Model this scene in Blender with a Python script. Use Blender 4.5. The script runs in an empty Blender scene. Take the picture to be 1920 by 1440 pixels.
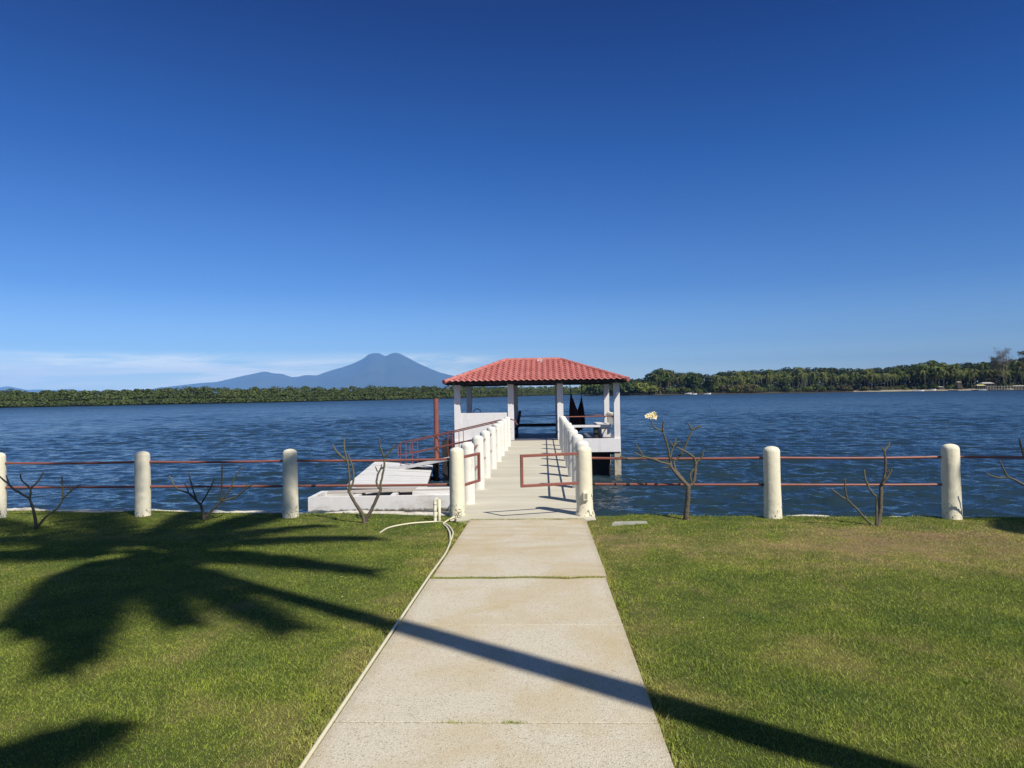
import bpy, math, random
import numpy as np
from mathutils import Vector, Matrix, noise

random.seed(7)
RNG = np.random.default_rng(7)
PI = math.pi
R = math.radians
SC = bpy.context.scene
COL = SC.collection

# ------------------------------------------------------------------ camera
F_PX, CX, CY = 1333.0, 960.0, 720.0
YAW = math.atan(59 / 1333.0)
PITCH = R(0.77)
ROLL = R(0.9)
CAM_Z = 1.65
CAM_M = Matrix.Rotation(YAW, 3, 'Z') @ Matrix.Rotation(PI / 2 + PITCH, 3, 'X') @ Matrix.Rotation(-ROLL, 3, 'Z')
FWD = Vector((-math.sin(YAW), math.cos(YAW), 0))
cam_d = bpy.data.cameras.new('camera')
cam = bpy.data.objects.new('camera', cam_d)
COL.objects.link(cam)
cam.location = (0, 0, CAM_Z)
cam.rotation_euler = CAM_M.to_euler()
cam_d.sensor_width = 36
cam_d.lens = 36 * F_PX / 1920
cam_d.clip_start = 0.05
cam_d.clip_end = 90000
SC.camera = cam

# ------------------------------------------------------------------ light
SX, SY = 0.652, -0.707                        # horizontal step towards the sun per metre of height
SUN_DIR = Vector((SX, SY, 1)).normalized()
SUN_EL = math.asin(SUN_DIR.z)
SUN_ROT = math.atan2(SUN_DIR.x, SUN_DIR.y)
sd = bpy.data.lights.new('sun', 'SUN')
sd.energy = 4.4
sd.angle = R(0.55)
sd.color = (1.0, 0.94, 0.83)
so = bpy.data.objects.new('sun', sd)
COL.objects.link(so)
so.rotation_euler = (-SUN_DIR).to_track_quat('-Z', 'Y').to_euler()
so.location = (20, -20, 40)

W = bpy.data.worlds.new('World')
SC.world = W
W.use_nodes = True
nt = W.node_tree
nt.nodes.clear()
def wn(t, **k):
    n = nt.nodes.new(t)
    for a, b in k.items():
        setattr(n, a, b)
    return n
sky = wn('ShaderNodeTexSky', sky_type='NISHITA', sun_disc=False, sun_elevation=SUN_EL, sun_rotation=SUN_ROT,
         altitude=0, air_density=1.0, dust_density=0.2, ozone_density=3.0)
hs = wn('ShaderNodeHueSaturation')
hs.inputs['Saturation'].default_value = 1.0
hs.inputs['Value'].default_value = 1.0
gm = wn('ShaderNodeGamma')
gm.inputs['Gamma'].default_value = 1.0
bg = wn('ShaderNodeBackground')
SKY_STRENGTH = 0.15
bg.inputs['Strength'].default_value = SKY_STRENGTH
out = wn('ShaderNodeOutputWorld')
tc = wn('ShaderNodeTexCoord')
sep = wn('ShaderNodeSeparateXYZ')
nt.links.new(tc.outputs['Generated'], sep.inputs[0])
def wmath(op, a, b=None, c=None, clamp=False):
    n = wn('ShaderNodeMath', operation=op, use_clamp=clamp)
    for i, v in enumerate((a, b, c)):
        if v is None: continue
        if isinstance(v, (int, float)): n.inputs[i].default_value = v
        else: nt.links.new(v, n.inputs[i])
    return n.outputs[0]
# thin cirrus banks low over the west shore
azim = wmath('ARCTAN2', sep.outputs[0], sep.outputs[1])
cmb = wn('ShaderNodeCombineXYZ')
nt.links.new(wmath('MULTIPLY', azim, 5.0), cmb.inputs[0])
nt.links.new(wmath('MULTIPLY', sep.outputs[2], 42.0), cmb.inputs[1])
cn = wn('ShaderNodeTexNoise')
cn.inputs['Scale'].default_value = 1.0
cn.inputs['Detail'].default_value = 8
cn.inputs['Roughness'].default_value = 0.68
cn.inputs['Distortion'].default_value = 0.5
nt.links.new(cmb.outputs[0], cn.inputs['Vector'])
def wramp(v, a, b):
    n = wn('ShaderNodeMapRange', clamp=True, interpolation_type='SMOOTHSTEP')
    nt.links.new(v, n.inputs[0])
    n.inputs[1].default_value = a; n.inputs[2].default_value = b
    return n.outputs[0]
c1 = wramp(cn.outputs[0], 0.36, 0.62)
# window in elevation (0.5 .. 3.2 deg) and in azimuth (left half)
elw = wmath('MULTIPLY', wramp(sep.outputs[2], 0.006, 0.022), wmath('SUBTRACT', 1.0, wramp(sep.outputs[2], 0.046, 0.062)))
azw = wmath('SUBTRACT', 1.0, wramp(azim, -0.16, -0.02))
cm = wmath('MULTIPLY', wmath('MULTIPLY', c1, elw), wmath('MULTIPLY', azw, 0.9))
mixc = wn('ShaderNodeMixRGB')
mixc.inputs[2].default_value = (8.3, 7.9, 6.2, 1)
nt.links.new(sky.outputs[0], hs.inputs['Color'])
nt.links.new(hs.outputs[0], gm.inputs[0])
# deep polarised blue overhead: the Nishita colour graded by height above the horizon
tr_ = wn('ShaderNodeValToRGB')
TINT = [(0.0, (1.3, 1.45, 1.4)), (0.03, (1.25, 1.45, 1.45)), (0.066, (.68, .90, 1.25)), (0.143, (.34, .60, 1.05)), (0.312, (.11, .38, .87)), (0.479, (.045, .195, .59)), (0.60, (.30, .36, .58)), (0.80, (.85, .85, .85))]
cr = tr_.color_ramp
while len(cr.elements) < len(TINT): cr.elements.new(0.5)
for e_, (p_, c_) in zip(cr.elements, TINT):
    e_.position = p_; e_.color = (c_[0] * .5, c_[1] * .5, c_[2] * .5, 1)
nt.links.new(sep.outputs[2], tr_.inputs[0])
mt_ = wn('ShaderNodeMixRGB', blend_type='MULTIPLY'); mt_.inputs[0].default_value = 1.0
nt.links.new(gm.outputs[0], mt_.inputs[1]); nt.links.new(tr_.outputs[0], mt_.inputs[2])
nt.links.new(mt_.outputs[0], mixc.inputs[1])
nt.links.new(cm, mixc.inputs[0])
nt.links.new(mixc.outputs[0], bg.inputs['Color'])
nt.links.new(bg.outputs[0], out.inputs[0])

SC.view_settings.view_transform = 'Standard'
SC.view_settings.look = 'None'
SC.view_settings.exposure = 0.5
SC.view_settings.gamma = 1
SC.render.engine = 'CYCLES'
SC.cycles.max_bounces = 6
SC.cycles.diffuse_bounces = 3
SC.cycles.glossy_bounces = 3
SC.cycles.transparent_max_bounces = 8
SC.cycles.volume_bounces = 0
SC.cycles.use_adaptive_sampling = True

# ------------------------------------------------------------------ measuring helpers
def P(px, py, Z):
    """world point seen at photo pixel px,py at the distance Z (metres ahead of the camera)"""
    d = CAM_M @ Vector(((px - CX) / F_PX, -(py - CY) / F_PX, -1.0))
    return Vector((0, 0, CAM_Z)) + d * (Z / d.dot(FWD))
def G(px, py, z=0.0):
    d = CAM_M @ Vector(((px - CX) / F_PX, -(py - CY) / F_PX, -1.0))
    return Vector((0, 0, CAM_Z)) + d * ((z - CAM_Z) / d.z)
WATER_Z = -1.3
def fence_y(x):
    return 9.33 - 0.108 * x if x < -1.2 else 9.33 - 0.062 * (x - 0.56) if x > 0.5 else 9.35
def edge_y(x):
    return fence_y(x) + 0.30
def lawn_z(x, y):
    s = max(0.0, min(9.2, 9.2 - y))
    return 0.02 * s - 0.012

# ------------------------------------------------------------------ mesh helpers
class MB:
    def __init__(s):
        s.v = []; s.f = []; s.mi = []; s.cur = 0
    def add(s, vs, fs):
        o = len(s.v)
        s.v.extend([tuple(v) for v in vs])
        for f in fs:
            s.f.append(tuple(i + o for i in f)); s.mi.append(s.cur)
        return s
    def box(s, lo, hi, M=None, bev=0.0):
        x0, y0, z0 = lo; x1, y1, z1 = hi
        if bev <= 0:
            vs = [(x, y, z) for z in (z0, z1) for x, y in ((x0, y0), (x1, y0), (x1, y1), (x0, y1))]
            fs = [(3, 2, 1, 0), (4, 5, 6, 7), (0, 1, 5, 4), (1, 2, 6, 5), (2, 3, 7, 6), (3, 0, 4, 7)]
        else:
            b = bev
            vs = []; fs = []
            rings = [(z0, b), (z0 + b, 0), (z1 - b, 0), (z1, b)]
            for z, k in rings:
                vs += [(x0 + b, y0 + k, z), (x1 - b, y0 + k, z), (x1 - k, y0 + b, z), (x1 - k, y1 - b, z),
                       (x1 - b, y1 - k, z), (x0 + b, y1 - k, z), (x0 + k, y1 - b, z), (x0 + k, y0 + b, z)]
            for r in range(3):
                for i in range(8):
                    j = (i + 1) % 8
                    fs.append((r * 8 + i, r * 8 + j, r * 8 + 8 + j, r * 8 + 8 + i))
            fs.append(tuple(reversed(range(8)))); fs.append(tuple(range(24, 32)))
        if M is not None:
            vs = [M @ Vector(v) for v in vs]
        return s.add(vs, fs)
    def tube(s, pts, rad, n=8, cap=True, dome=False):
        pts = [Vector(p) for p in pts]
        if isinstance(rad, (int, float)): rad = [rad] * len(pts)
        rad = list(rad)
        if dome:
            d0 = (pts[0] - pts[1]).normalized(); d1 = (pts[-1] - pts[-2]).normalized()
            r0, r1 = rad[0], rad[-1]
            pts = [pts[0] + d0 * r0 * .5] + pts + [pts[-1] + d1 * r1 * .5]
            rad = [r0 * .6] + rad + [r1 * .6]
        t = (pts[1] - pts[0]).normalized()
        a = Vector((0, 0, 1)) if abs(t.z) < 0.9 else Vector((1, 0, 0))
        u = t.cross(a).normalized()
        vs = []; fs = []
        for i, p in enumerate(pts):
            if i == 0: t = pts[1] - pts[0]
            elif i == len(pts) - 1: t = pts[-1] - pts[-2]
            else: t = (pts[i + 1] - pts[i]).normalized() + (pts[i] - pts[i - 1]).normalized()
            if t.length < 1e-9: t = Vector((0, 0, 1))
            t.normalize()
            u = (u - t * u.dot(t))
            if u.length < 1e-6: u = t.orthogonal()
            u.normalize()
            w = t.cross(u)
            for k in range(n):
                q = 2 * PI * k / n
                vs.append(p + (u * math.cos(q) + w * math.sin(q)) * rad[i])
        for i in range(len(pts) - 1):
            for k in range(n):
                j = (k + 1) % n
                fs.append((i * n + k, i * n + j, i * n + n + j, i * n + n + k))
        if cap:
            fs.append(tuple(reversed(range(n)))); fs.append(tuple(range((len(pts) - 1) * n, len(pts) * n)))
        return s.add(vs, fs)
    def lathe(s, prof, n=20, at=(0, 0, 0), wob=0.0, seed=0):
        vs = []; fs = []
        for (r, z) in prof:
            for k in range(n):
                q = 2 * PI * k / n
                rr = r
                if wob:
                    rr = r + wob * noise.noise(Vector((math.cos(q) * 1.3 + seed * 7.1, math.sin(q) * 1.3, z * 3.0)))
                vs.append((at[0] + rr * math.cos(q), at[1] + rr * math.sin(q), at[2] + z))
        m = len(prof)
        for i in range(m - 1):
            for k in range(n):
                j = (k + 1) % n
                fs.append((i * n + k, i * n + j, i * n + n + j, i * n + n + k))
        fs.append(tuple(reversed(range(n)))); fs.append(tuple(range((m - 1) * n, m * n)))
        return s.add(vs, fs)
    def build(s, name, mat, parent=None, smooth=False, loc=None):
        me = bpy.data.meshes.new(name)
        vs = s.v
        if loc is not None:
            vs = [(v[0] - loc[0], v[1] - loc[1], v[2] - loc[2]) for v in vs]
        me.from_pydata(vs, [], s.f)
        mats = mat if isinstance(mat, (list, tuple)) else [mat]
        for m in mats: me.materials.append(m)
        if len(mats) > 1:
            me.polygons.foreach_set('material_index', s.mi)
        if smooth:
            me.polygons.foreach_set('use_smooth', [True] * len(me.polygons))
            if smooth != 'all':
                me.set_sharp_from_angle(angle=R(smooth if smooth > 1 else 40))
        me.update()
        o = bpy.data.objects.new(name, me)
        COL.objects.link(o)
        if loc is not None: o.location = loc
        if parent is not None:
            o.parent = parent
            if loc is None:
                o.location = -chain(parent)
            else:
                o.location = Vector(loc) - chain(parent)
        return o

def chain(p):
    v = Vector((0, 0, 0))
    while p is not None:
        v += Vector(p.location); p = p.parent
    return v
def part_empty(name, parent):
    o = bpy.data.objects.new(name, None); COL.objects.link(o); o.parent = parent
    return o
def empty(name, loc, label=None, cat=None, group=None):
    o = bpy.data.objects.new(name, None)
    o.empty_display_size = 0.2
    COL.objects.link(o)
    o.location = loc
    return tag(o, label, cat, group)
def tag(o, label=None, cat=None, group=None, kind=None):
    if label: o['label'] = label
    if cat: o['category'] = cat
    if group: o['group'] = group
    if kind: o['kind'] = kind
    return o
def mesh_np(name, verts, tris, mat, k=3, parent=None, smooth=False):
    """fast mesh from numpy arrays of verts and k-gons"""
    me = bpy.data.meshes.new(name)
    nv, nf = len(verts), len(tris)
    me.vertices.add(nv); me.vertices.foreach_set('co', np.ascontiguousarray(verts, dtype=np.float32).ravel())
    me.loops.add(nf * k); me.loops.foreach_set('vertex_index', np.ascontiguousarray(tris, dtype=np.int32).ravel())
    me.polygons.add(nf)
    me.polygons.foreach_set('loop_start', np.arange(0, nf * k, k, dtype=np.int32))
    me.polygons.foreach_set('loop_total', np.full(nf, k, dtype=np.int32))
    if smooth: me.polygons.foreach_set('use_smooth', np.ones(nf, dtype=bool))
    me.materials.append(mat)
    me.update(calc_edges=True)
    me.validate()
    o = bpy.data.objects.new(name, me)
    COL.objects.link(o)
    if parent is not None: o.parent = parent
    return o

# ------------------------------------------------------------------ materials
class NT:
    def __init__(s, name):
        s.m = bpy.data.materials.new(name); s.m.use_nodes = True
        s.t = s.m.node_tree; s.t.nodes.clear()
        s.out = s.n('ShaderNodeOutputMaterial')
        s.b = s.n('ShaderNodeBsdfPrincipled')
        s.t.links.new(s.b.outputs[0], s.out.inputs[0])
        s.tc = s.n('ShaderNodeTexCoord')
    def n(s, t, **k):
        x = s.t.nodes.new(t)
        for a, b in k.items(): setattr(x, a, b)
        return x
    def L(s, a, b): s.t.links.new(a, b)
    def noise(s, scale, detail=4, rough=0.55, vec=None, dist=0.0, map_scale=None, geo=False):
        x = s.n('ShaderNodeTexNoise')
        x.inputs['Scale'].default_value = scale; x.inputs['Detail'].default_value = detail
        x.inputs['Roughness'].default_value = rough; x.inputs['Distortion'].default_value = dist
        v = vec
        if v is None:
            v = s.n('ShaderNodeNewGeometry').outputs['Position'] if geo else s.tc.outputs['Object']
        if map_scale:
            mp = s.n('ShaderNodeMapping'); mp.inputs['Scale'].default_value = map_scale
            s.L(v, mp.inputs[0]); v = mp.outputs[0]
        s.L(v, x.inputs['Vector'])
        return x.outputs[0]
    def ramp(s, v, a, b, lo=0.0, hi=1.0):
        x = s.n('ShaderNodeMapRange', clamp=True)
        s.L(v, x.inputs[0])
        x.inputs[1].default_value = a; x.inputs[2].default_value = b
        x.inputs[3].default_value = lo; x.inputs[4].default_value = hi
        return x.outputs[0]
    def math(s, op, a, b=None, clamp=False):
        x = s.n('ShaderNodeMath', operation=op, use_clamp=clamp)
        for i, v in enumerate((a, b)):
            if v is None: continue
            if isinstance(v, (int, float)): x.inputs[i].default_value = v
            else: s.L(v, x.inputs[i])
        return x.outputs[0]
    def mix(s, f, a, b, op='MIX'):
        x = s.n('ShaderNodeMixRGB', blend_type=op)
        for i, v in enumerate((f, a, b)):
            if isinstance(v, (int, float)): x.inputs[i].default_value = v
            elif isinstance(v, tuple): x.inputs[i].default_value = (*v[:3], 1)
            else: s.L(v, x.inputs[i])
        return x.outputs[0]
    def bump(s, h, strength=0.3, dist=0.01, prev=None):
        x = s.n('ShaderNodeBump')
        x.inputs['Strength'].default_value = strength; x.inputs['Distance'].default_value = dist
        s.L(h, x.inputs['Height'])
        if prev is not None: s.L(prev, x.inputs['Normal'])
        s.L(x.outputs[0], s.b.inputs['Normal'])
        return x.outputs[0]
    def fin(s, col=None, rough=0.6, spec=0.5, metal=0.0):
        if col is not None:
            if isinstance(col, tuple): s.b.inputs['Base Color'].default_value = (*col, 1)
            else: s.L(col, s.b.inputs['Base Color'])
        if isinstance(rough, (int, float)): s.b.inputs['Roughness'].default_value = rough
        else: s.L(rough, s.b.inputs['Roughness'])
        s.b.inputs['Specular IOR Level'].default_value = spec
        s.b.inputs['Metallic'].default_value = metal
        return s.m

def paint(name, col, dirt=(0.2, 0.18, 0.13), amount=0.35, scale=3.0, rough=0.6, bump=0.35, spec=0.3, fine=40.0, streak=None, geo=True, wet=False):
    m = NT(name)
    big = m.noise(scale, 6, 0.6, geo=geo, map_scale=streak)
    d = m.ramp(big, 0.52, 0.78, 0, amount)
    c = m.mix(d, col, dirt)
    v = m.noise(scale * 4.3, 3, geo=geo)
    c = m.mix(1.0, c, m.mix(v, (0.9, 0.9, 0.9), (1.06, 1.06, 1.06)), 'MULTIPLY')
    spots = m.ramp(m.noise(fine, 2, 0.7, geo=geo), 0.70, 0.76, 0, amount)
    c = m.mix(spots, c, dirt)
    if wet: c = waterline(m, c)
    m.bump(m.noise(fine * 0.6, 4, geo=geo), bump, 0.006)
    return m.fin(c, rough, spec)

def waterline(m, c):
    sp = m.n('ShaderNodeSeparateXYZ'); pos = m.n('ShaderNodeNewGeometry').outputs['Position']; m.L(pos, sp.inputs[0])
    n = m.noise(6, 4, 0.65, vec=pos)
    z = m.math('ADD', sp.outputs[2], m.math('MULTIPLY', n, -0.16))
    return m.mix(m.ramp(z, -1.36, -1.31, 0.9, 0.0), c, (0.055, 0.05, 0.028))
def post_paint(name, col, low, chip=0.17):
    """thick limewash over rendered concrete, chipped and splashed near the foot"""
    m = NT(name)
    sp = m.n('ShaderNodeSeparateXYZ'); m.L(m.tc.outputs['Object'], sp.inputs[0])
    pos = m.n('ShaderNodeNewGeometry').outputs['Position']
    foot = m.ramp(sp.outputs[2], 0.02, 0.42, 1.0, 0.0)
    chips = m.noise(26, 5, 0.7, vec=pos)
    th = m.math('ADD', chips, m.math('MULTIPLY', foot, chip))
    ch = m.ramp(th, 0.72, 0.75)
    blot = m.ramp(m.noise(5, 5, 0.6, vec=pos, map_scale=(1, 1, 0.35)), 0.5, 0.8, 0, 0.5)
    c = m.mix(blot, col, low)
    run_ = m.ramp(m.noise(16, 5, 0.65, vec=pos, map_scale=(1, 1, 0.12)), 0.58, 0.74, 0, 0.42)
    c = m.mix(run_, c, (0.30, 0.26, 0.17))
    c = m.mix(m.math('MULTIPLY', ch, 0.85), c, (0.09, 0.085, 0.065))
    m.bump(m.noise(11, 5, 0.6, vec=pos), 0.55, 0.015)
    return m.fin(c, 0.75, 0.2)

def concrete_path():
    m = NT('washed_concrete')
    pos = m.n('ShaderNodeNewGeometry').outputs['Position']
    sp = m.n('ShaderNodeSeparateXYZ'); m.L(pos, sp.inputs[0])
    vo = m.n('ShaderNodeTexVoronoi'); vo.inputs['Scale'].default_value = 150
    m.L(pos, vo.inputs['Vector'])
    peb = m.ramp(vo.outputs['Distance'], 0.0, 0.75)
    cs = m.n('ShaderNodeSeparateColor'); m.L(vo.outputs['Color'], cs.inputs[0])
    c = m.mix(cs.outputs[0], (0.53, 0.485, 0.375), (0.64, 0.595, 0.48))
    c = m.mix(m.ramp(cs.outputs[1], 0.88, 0.98, 0, .8), c, (0.28, 0.23, 0.16))
    c = m.mix(m.math('MULTIPLY', m.ramp(peb, 0.5, 1.0), 0.4), c, (0.34, 0.28, 0.20))
    st = m.noise(1.3, 5, 0.62, vec=pos, map_scale=(1.2, 1, 1), dist=0.6)
    c = m.mix(m.ramp(st, 0.44, 0.70, 0, 0.72), c, (0.46, 0.36, 0.20))
    far = m.ramp(sp.outputs[1], 5.5, 9.5, 0, 1)
    st2 = m.noise(2.2, 5, 0.6, vec=pos, map_scale=(0.6, 2.6, 1))
    c = m.mix(m.math('MULTIPLY', m.ramp(st2, 0.42, 0.66), m.math('ADD', m.math('MULTIPLY', far, 0.55), 0.05)), c, (0.40, 0.30, 0.17))
    grime = m.ramp(m.noise(11, 5, 0.7, vec=pos), 0.62, 0.74, 0, 0.35)
    c = m.mix(grime, c, (0.17, 0.14, 0.10))
    # grubby edges
    ax = m.math('ABSOLUTE', m.math('SUBTRACT', sp.outputs[0], -0.24))
    edge = m.ramp(m.math('ADD', ax, m.math('MULTIPLY', m.noise(7, 4, vec=pos), 0.10)), 0.74, 0.80, 0, 0.22)
    c = m.mix(edge, c, (0.24, 0.19, 0.11))
    m.bump(peb, 0.5, 0.004, m.bump(m.noise(3, 4, vec=pos), 0.4, 0.02))
    return m.fin(c, 0.85, 0.2)

def deck_concrete():
    m = NT('jetty_concrete')
    pos = m.n('ShaderNodeNewGeometry').outputs['Position']
    st = m.noise(1.1, 6, 0.6, vec=pos, map_scale=(0.5, 2.0, 1), dist=0.5)
    c = m.mix(m.ramp(st, 0.35, 0.7), (0.59, 0.56, 0.455), (0.47, 0.435, 0.34))
    g = m.noise(60, 4, 0.7, vec=pos)
    c = m.mix(m.ramp(g, 0.4, 0.75, 0, 0.35), c, (0.36, 0.31, 0.25))
    br = m.ramp(m.noise(12, 3, vec=pos, map_scale=(0.15, 3, 1)), 0.55, 0.7, 0, 0.3)
    c = m.mix(br, c, (0.40, 0.35, 0.28))
    m.bump(g, 0.4, 0.004)
    return m.fin(c, 0.85, 0.2)

def grass_material(name, blade):
    m = NT(name)
    pos = m.n('ShaderNodeNewGeometry').outputs['Position']
    sp = m.n('ShaderNodeSeparateXYZ'); m.L(pos, sp.inputs[0])
    patch = m.noise(0.75, 6, 0.68, vec=pos, dist=0.6)
    p2 = m.noise(2.4, 5, 0.65, vec=pos)
    # the drier far right part of the lawn
    cx = m.math('SUBTRACT', sp.outputs[0], 3.9); cy = m.math('SUBTRACT', sp.outputs[1], 7.6)
    dd = m.math('SQRT', m.math('ADD', m.math('MULTIPLY', m.math('MULTIPLY', cx, cx), 0.10), m.math('MULTIPLY', m.math('MULTIPLY', cy, cy), 0.55)))
    dry = m.ramp(dd, 0.15, 1.35, 0.24, 0.0)
    cx = m.math('SUBTRACT', sp.outputs[0], 7.5)
    edge_ = m.ramp(m.math('ABSOLUTE', m.math('ADD', sp.outputs[0], 0.24)), 0.76, 1.25, 0.12, 0.0)
    v = m.math('ADD', m.math('ADD', m.math('ADD', m.math('MULTIPLY', patch, 0.55), m.math('MULTIPLY', p2, 0.45)), dry), edge_)
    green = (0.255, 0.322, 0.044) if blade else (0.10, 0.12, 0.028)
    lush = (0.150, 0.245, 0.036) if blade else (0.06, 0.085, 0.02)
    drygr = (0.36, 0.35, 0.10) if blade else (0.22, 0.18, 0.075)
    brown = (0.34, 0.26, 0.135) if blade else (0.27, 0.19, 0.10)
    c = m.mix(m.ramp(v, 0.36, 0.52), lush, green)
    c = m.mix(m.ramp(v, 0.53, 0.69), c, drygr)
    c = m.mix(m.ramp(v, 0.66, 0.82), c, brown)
    lum = m.noise(1.9, 7, 0.74, vec=pos, dist=0.8)
    c = m.mix(1.0, c, m.mix(m.ramp(lum, 0.3, 0.7), (0.72, 0.78, 0.8), (1.32, 1.26, 1.2)), 'MULTIPLY')
    if blade:
        gi = m.n('ShaderNodeNewGeometry')
        ri = gi.outputs['Random Per Island']
        c = m.mix(m.ramp(ri, 0.0, 1.0), m.mix(1.0, c, (0.45, 0.52, 0.6), 'MULTIPLY'), m.mix(1.0, c, (1.6, 1.5, 1.4), 'MULTIPLY'))
        c = m.mix(m.ramp(ri, 0.88, 0.89, 0, 0.75), c, (0.34, 0.28, 0.13))
        m.fin(c, 0.55, 0.25)
        tr = m.n('ShaderNodeBsdfTranslucent'); m.L(c, tr.inputs[0])
        mx = m.n('ShaderNodeMixShader'); mx.inputs[0].default_value = 0.25
        m.L(m.b.outputs[0], mx.inputs[1]); m.L(tr.outputs[0], mx.inputs[2]); m.L(mx.outputs[0], m.out.inputs[0])
        return m.m
    f = m.noise(90, 4, 0.7, vec=pos)
    c = m.mix(1.0, c, m.mix(f, (0.5, 0.5, 0.5), (1.4, 1.4, 1.4)), 'MULTIPLY')
    m.bump(f, 0.8, 0.02)
    return m.fin(c, 0.9, 0.1)

def leaf_material(name, a, b, trans=0.2, ns=0.15):
    m = NT(name)
    gi = m.n('ShaderNodeNewGeometry')
    n = m.noise(ns, 3, vec=gi.outputs['Position'])
    oi = m.n('ShaderNodeObjectInfo')
    c = m.mix(m.ramp(m.math('ADD', m.math('MULTIPLY', gi.outputs['Random Per Island'], 0.5), m.math('MULTIPLY', n, 0.5)), 0.2, 0.8), a, b)
    c = m.mix(oi.outputs['Random'], m.mix(1.0, c, (0.8, 0.85, 0.8), 'MULTIPLY'), m.mix(1.0, c, (1.25, 1.15, 1.05), 'MULTIPLY'))
    m.fin(c, 0.6, 0.25)
    tr = m.n('ShaderNodeBsdfTranslucent'); m.L(c, tr.inputs[0])
    mx = m.n('ShaderNodeMixShader'); mx.inputs[0].default_value = trans
    m.L(m.b.outputs[0], mx.inputs[1]); m.L(tr.outputs[0], mx.inputs[2]); m.L(mx.outputs[0], m.out.inputs[0])
    return m.m

def water_material():
    m = NT('lagoon_water')
    pos = m.n('ShaderNodeNewGeometry').outputs['Position']
    ln = m.n('ShaderNodeVectorMath', operation='LENGTH'); m.L(pos, ln.inputs[0])
    # wind chop: elongated across the wind, finer ripple near, broad wind streaks far off
    mp = m.n('ShaderNodeMapping'); mp.inputs['Scale'].default_value = (0.55, 1.0, 1.0); mp.inputs['Rotation'].default_value = (0, 0, R(8))
    m.L(pos, mp.inputs[0])
    n1 = m.noise(1.5, 4, 0.62, vec=mp.outputs[0])
    n2 = m.noise(7.5, 4, 0.65, vec=mp.outputs[0])
    n3 = m.noise(0.30, 5, 0.65, vec=mp.outputs[0])
    far = m.ramp(ln.outputs['Value'], 25, 140)
    b1 = m.n('ShaderNodeBump'); b1.inputs['Distance'].default_value = 0.2; m.L(n1, b1.inputs['Height'])
    m.L(m.ramp(ln.outputs['Value'], 12, 60, 0.5, 1.0), b1.inputs['Strength'])
    b2 = m.n('ShaderNodeBump'); b2.inputs['Distance'].default_value = 0.03; b2.inputs['Strength'].default_value = 0.8; m.L(n2, b2.inputs['Height']); m.L(b1.outputs[0], b2.inputs['Normal'])
    b3 = m.n('ShaderNodeBump'); b3.inputs['Distance'].default_value = 0.9; m.L(m.math('MULTIPLY', far, 0.5), b3.inputs['Strength']); m.L(n3, b3.inputs['Height']); m.L(b2.outputs[0], b3.inputs['Normal'])
    m.L(b3.outputs[0], m.b.inputs['Normal'])
    c = m.mix(m.ramp(m.noise(0.05, 4, vec=pos), 0.35, 0.7), (0.013, 0.028, 0.040), (0.018, 0.038, 0.048))
    m.b.inputs['IOR'].default_value = 1.333
    return m.fin(c, m.ramp(ln.outputs['Value'], 20, 300, 0.06, 0.30), 0.5)

M = {}
M['path'] = concrete_path()
M['deck'] = deck_concrete()
M['post_cream'] = post_paint('cream_limewash', (0.72, 0.675, 0.52), (0.56, 0.50, 0.34))
M['post_white'] = post_paint('white_limewash', (0.70, 0.685, 0.62), (0.58, 0.55, 0.46), 0.08)
M['white'] = paint('white_wall_paint', (0.70, 0.69, 0.69), (0.36, 0.32, 0.26), 0.34, 2.4, 0.6, 0.2, streak=(1.6, 1.6, .45))
M['white_wood'] = paint('weathered_white_paint', (0.66, 0.65, 0.63), (0.27, 0.22, 0.17), 0.75, 2.0, 0.75, 0.5, streak=(0.5, 2.2, 1.2), wet=True)
M['grey_wood'] = paint('weathered_boards', (0.42, 0.38, 0.34), (0.20, 0.16, 0.13), 0.6, 3.0, 0.85, 0.5, streak=(0.3, 2, 2))
M['red_pipe'] = paint('red_oxide_pipe', (0.25, 0.085, 0.062), (0.05, 0.03, 0.025), 0.45, 4.0, 0.45, 0.3, 0.5, fine=18)
M['black'] = paint('black_joint', (0.015, 0.014, 0.014), (0.03, 0.02, 0.02), 0.3, 5, 0.6, 0.2)
M['dark_timber'] = paint('tarred_timber', (0.030, 0.028, 0.030), (0.07, 0.06, 0.05), 0.5, 4, 0.7, 0.5)
M['floor'] = paint('shade_dark_floor', (0.12, 0.12, 0.13), (0.05, 0.05, 0.05), 0.5, 2, 0.5, 0.2)  # floor colour darkened for the shade under the gazebo roof
M['pile'] = paint('pile_concrete', (0.42, 0.38, 0.30), (0.06, 0.05, 0.035), 0.9, 5, 0.85, 0.7, fine=22, wet=True)
M['seawall'] = paint('limed_rubble', (0.60, 0.56, 0.48), (0.14, 0.12, 0.09), 0.75, 3, 0.9, 0.8, fine=20)
M['hose'] = paint('cream_hose', (0.66, 0.61, 0.43), (0.4, 0.36, 0.22), 0.3, 8, 0.4, 0.1, 0.5)
M['pvc'] = paint('painted_pvc', (0.82, 0.77, 0.58), (0.35, 0.3, 0.2), 0.35, 8, 0.45, 0.2, 0.4)
M['bark'] = paint('frangipani_bark', (0.115, 0.095, 0.07), (0.04, 0.032, 0.025), 0.7, 9, 0.75, 0.8, fine=60)
M['bark_green'] = paint('frangipani_shoot', (0.105, 0.097, 0.058), (0.042, 0.036, 0.026), 0.6, 11, 0.65, 0.6, fine=60)
M['palm_bark'] = paint('palm_bark', (0.24, 0.21, 0.17), (0.10, 0.08, 0.06), 0.6, 2, 0.85, 0.8)
M['hammock'] = paint('hammock_cloth', (0.035, 0.016, 0.022), (0.06, 0.03, 0.03), 0.4, 12, 0.9, 0.5)
M['soil'] = paint('dark_soil', (0.07, 0.055, 0.035), (0.03, 0.025, 0.018), 0.6, 12, 0.95, 0.8)
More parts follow.
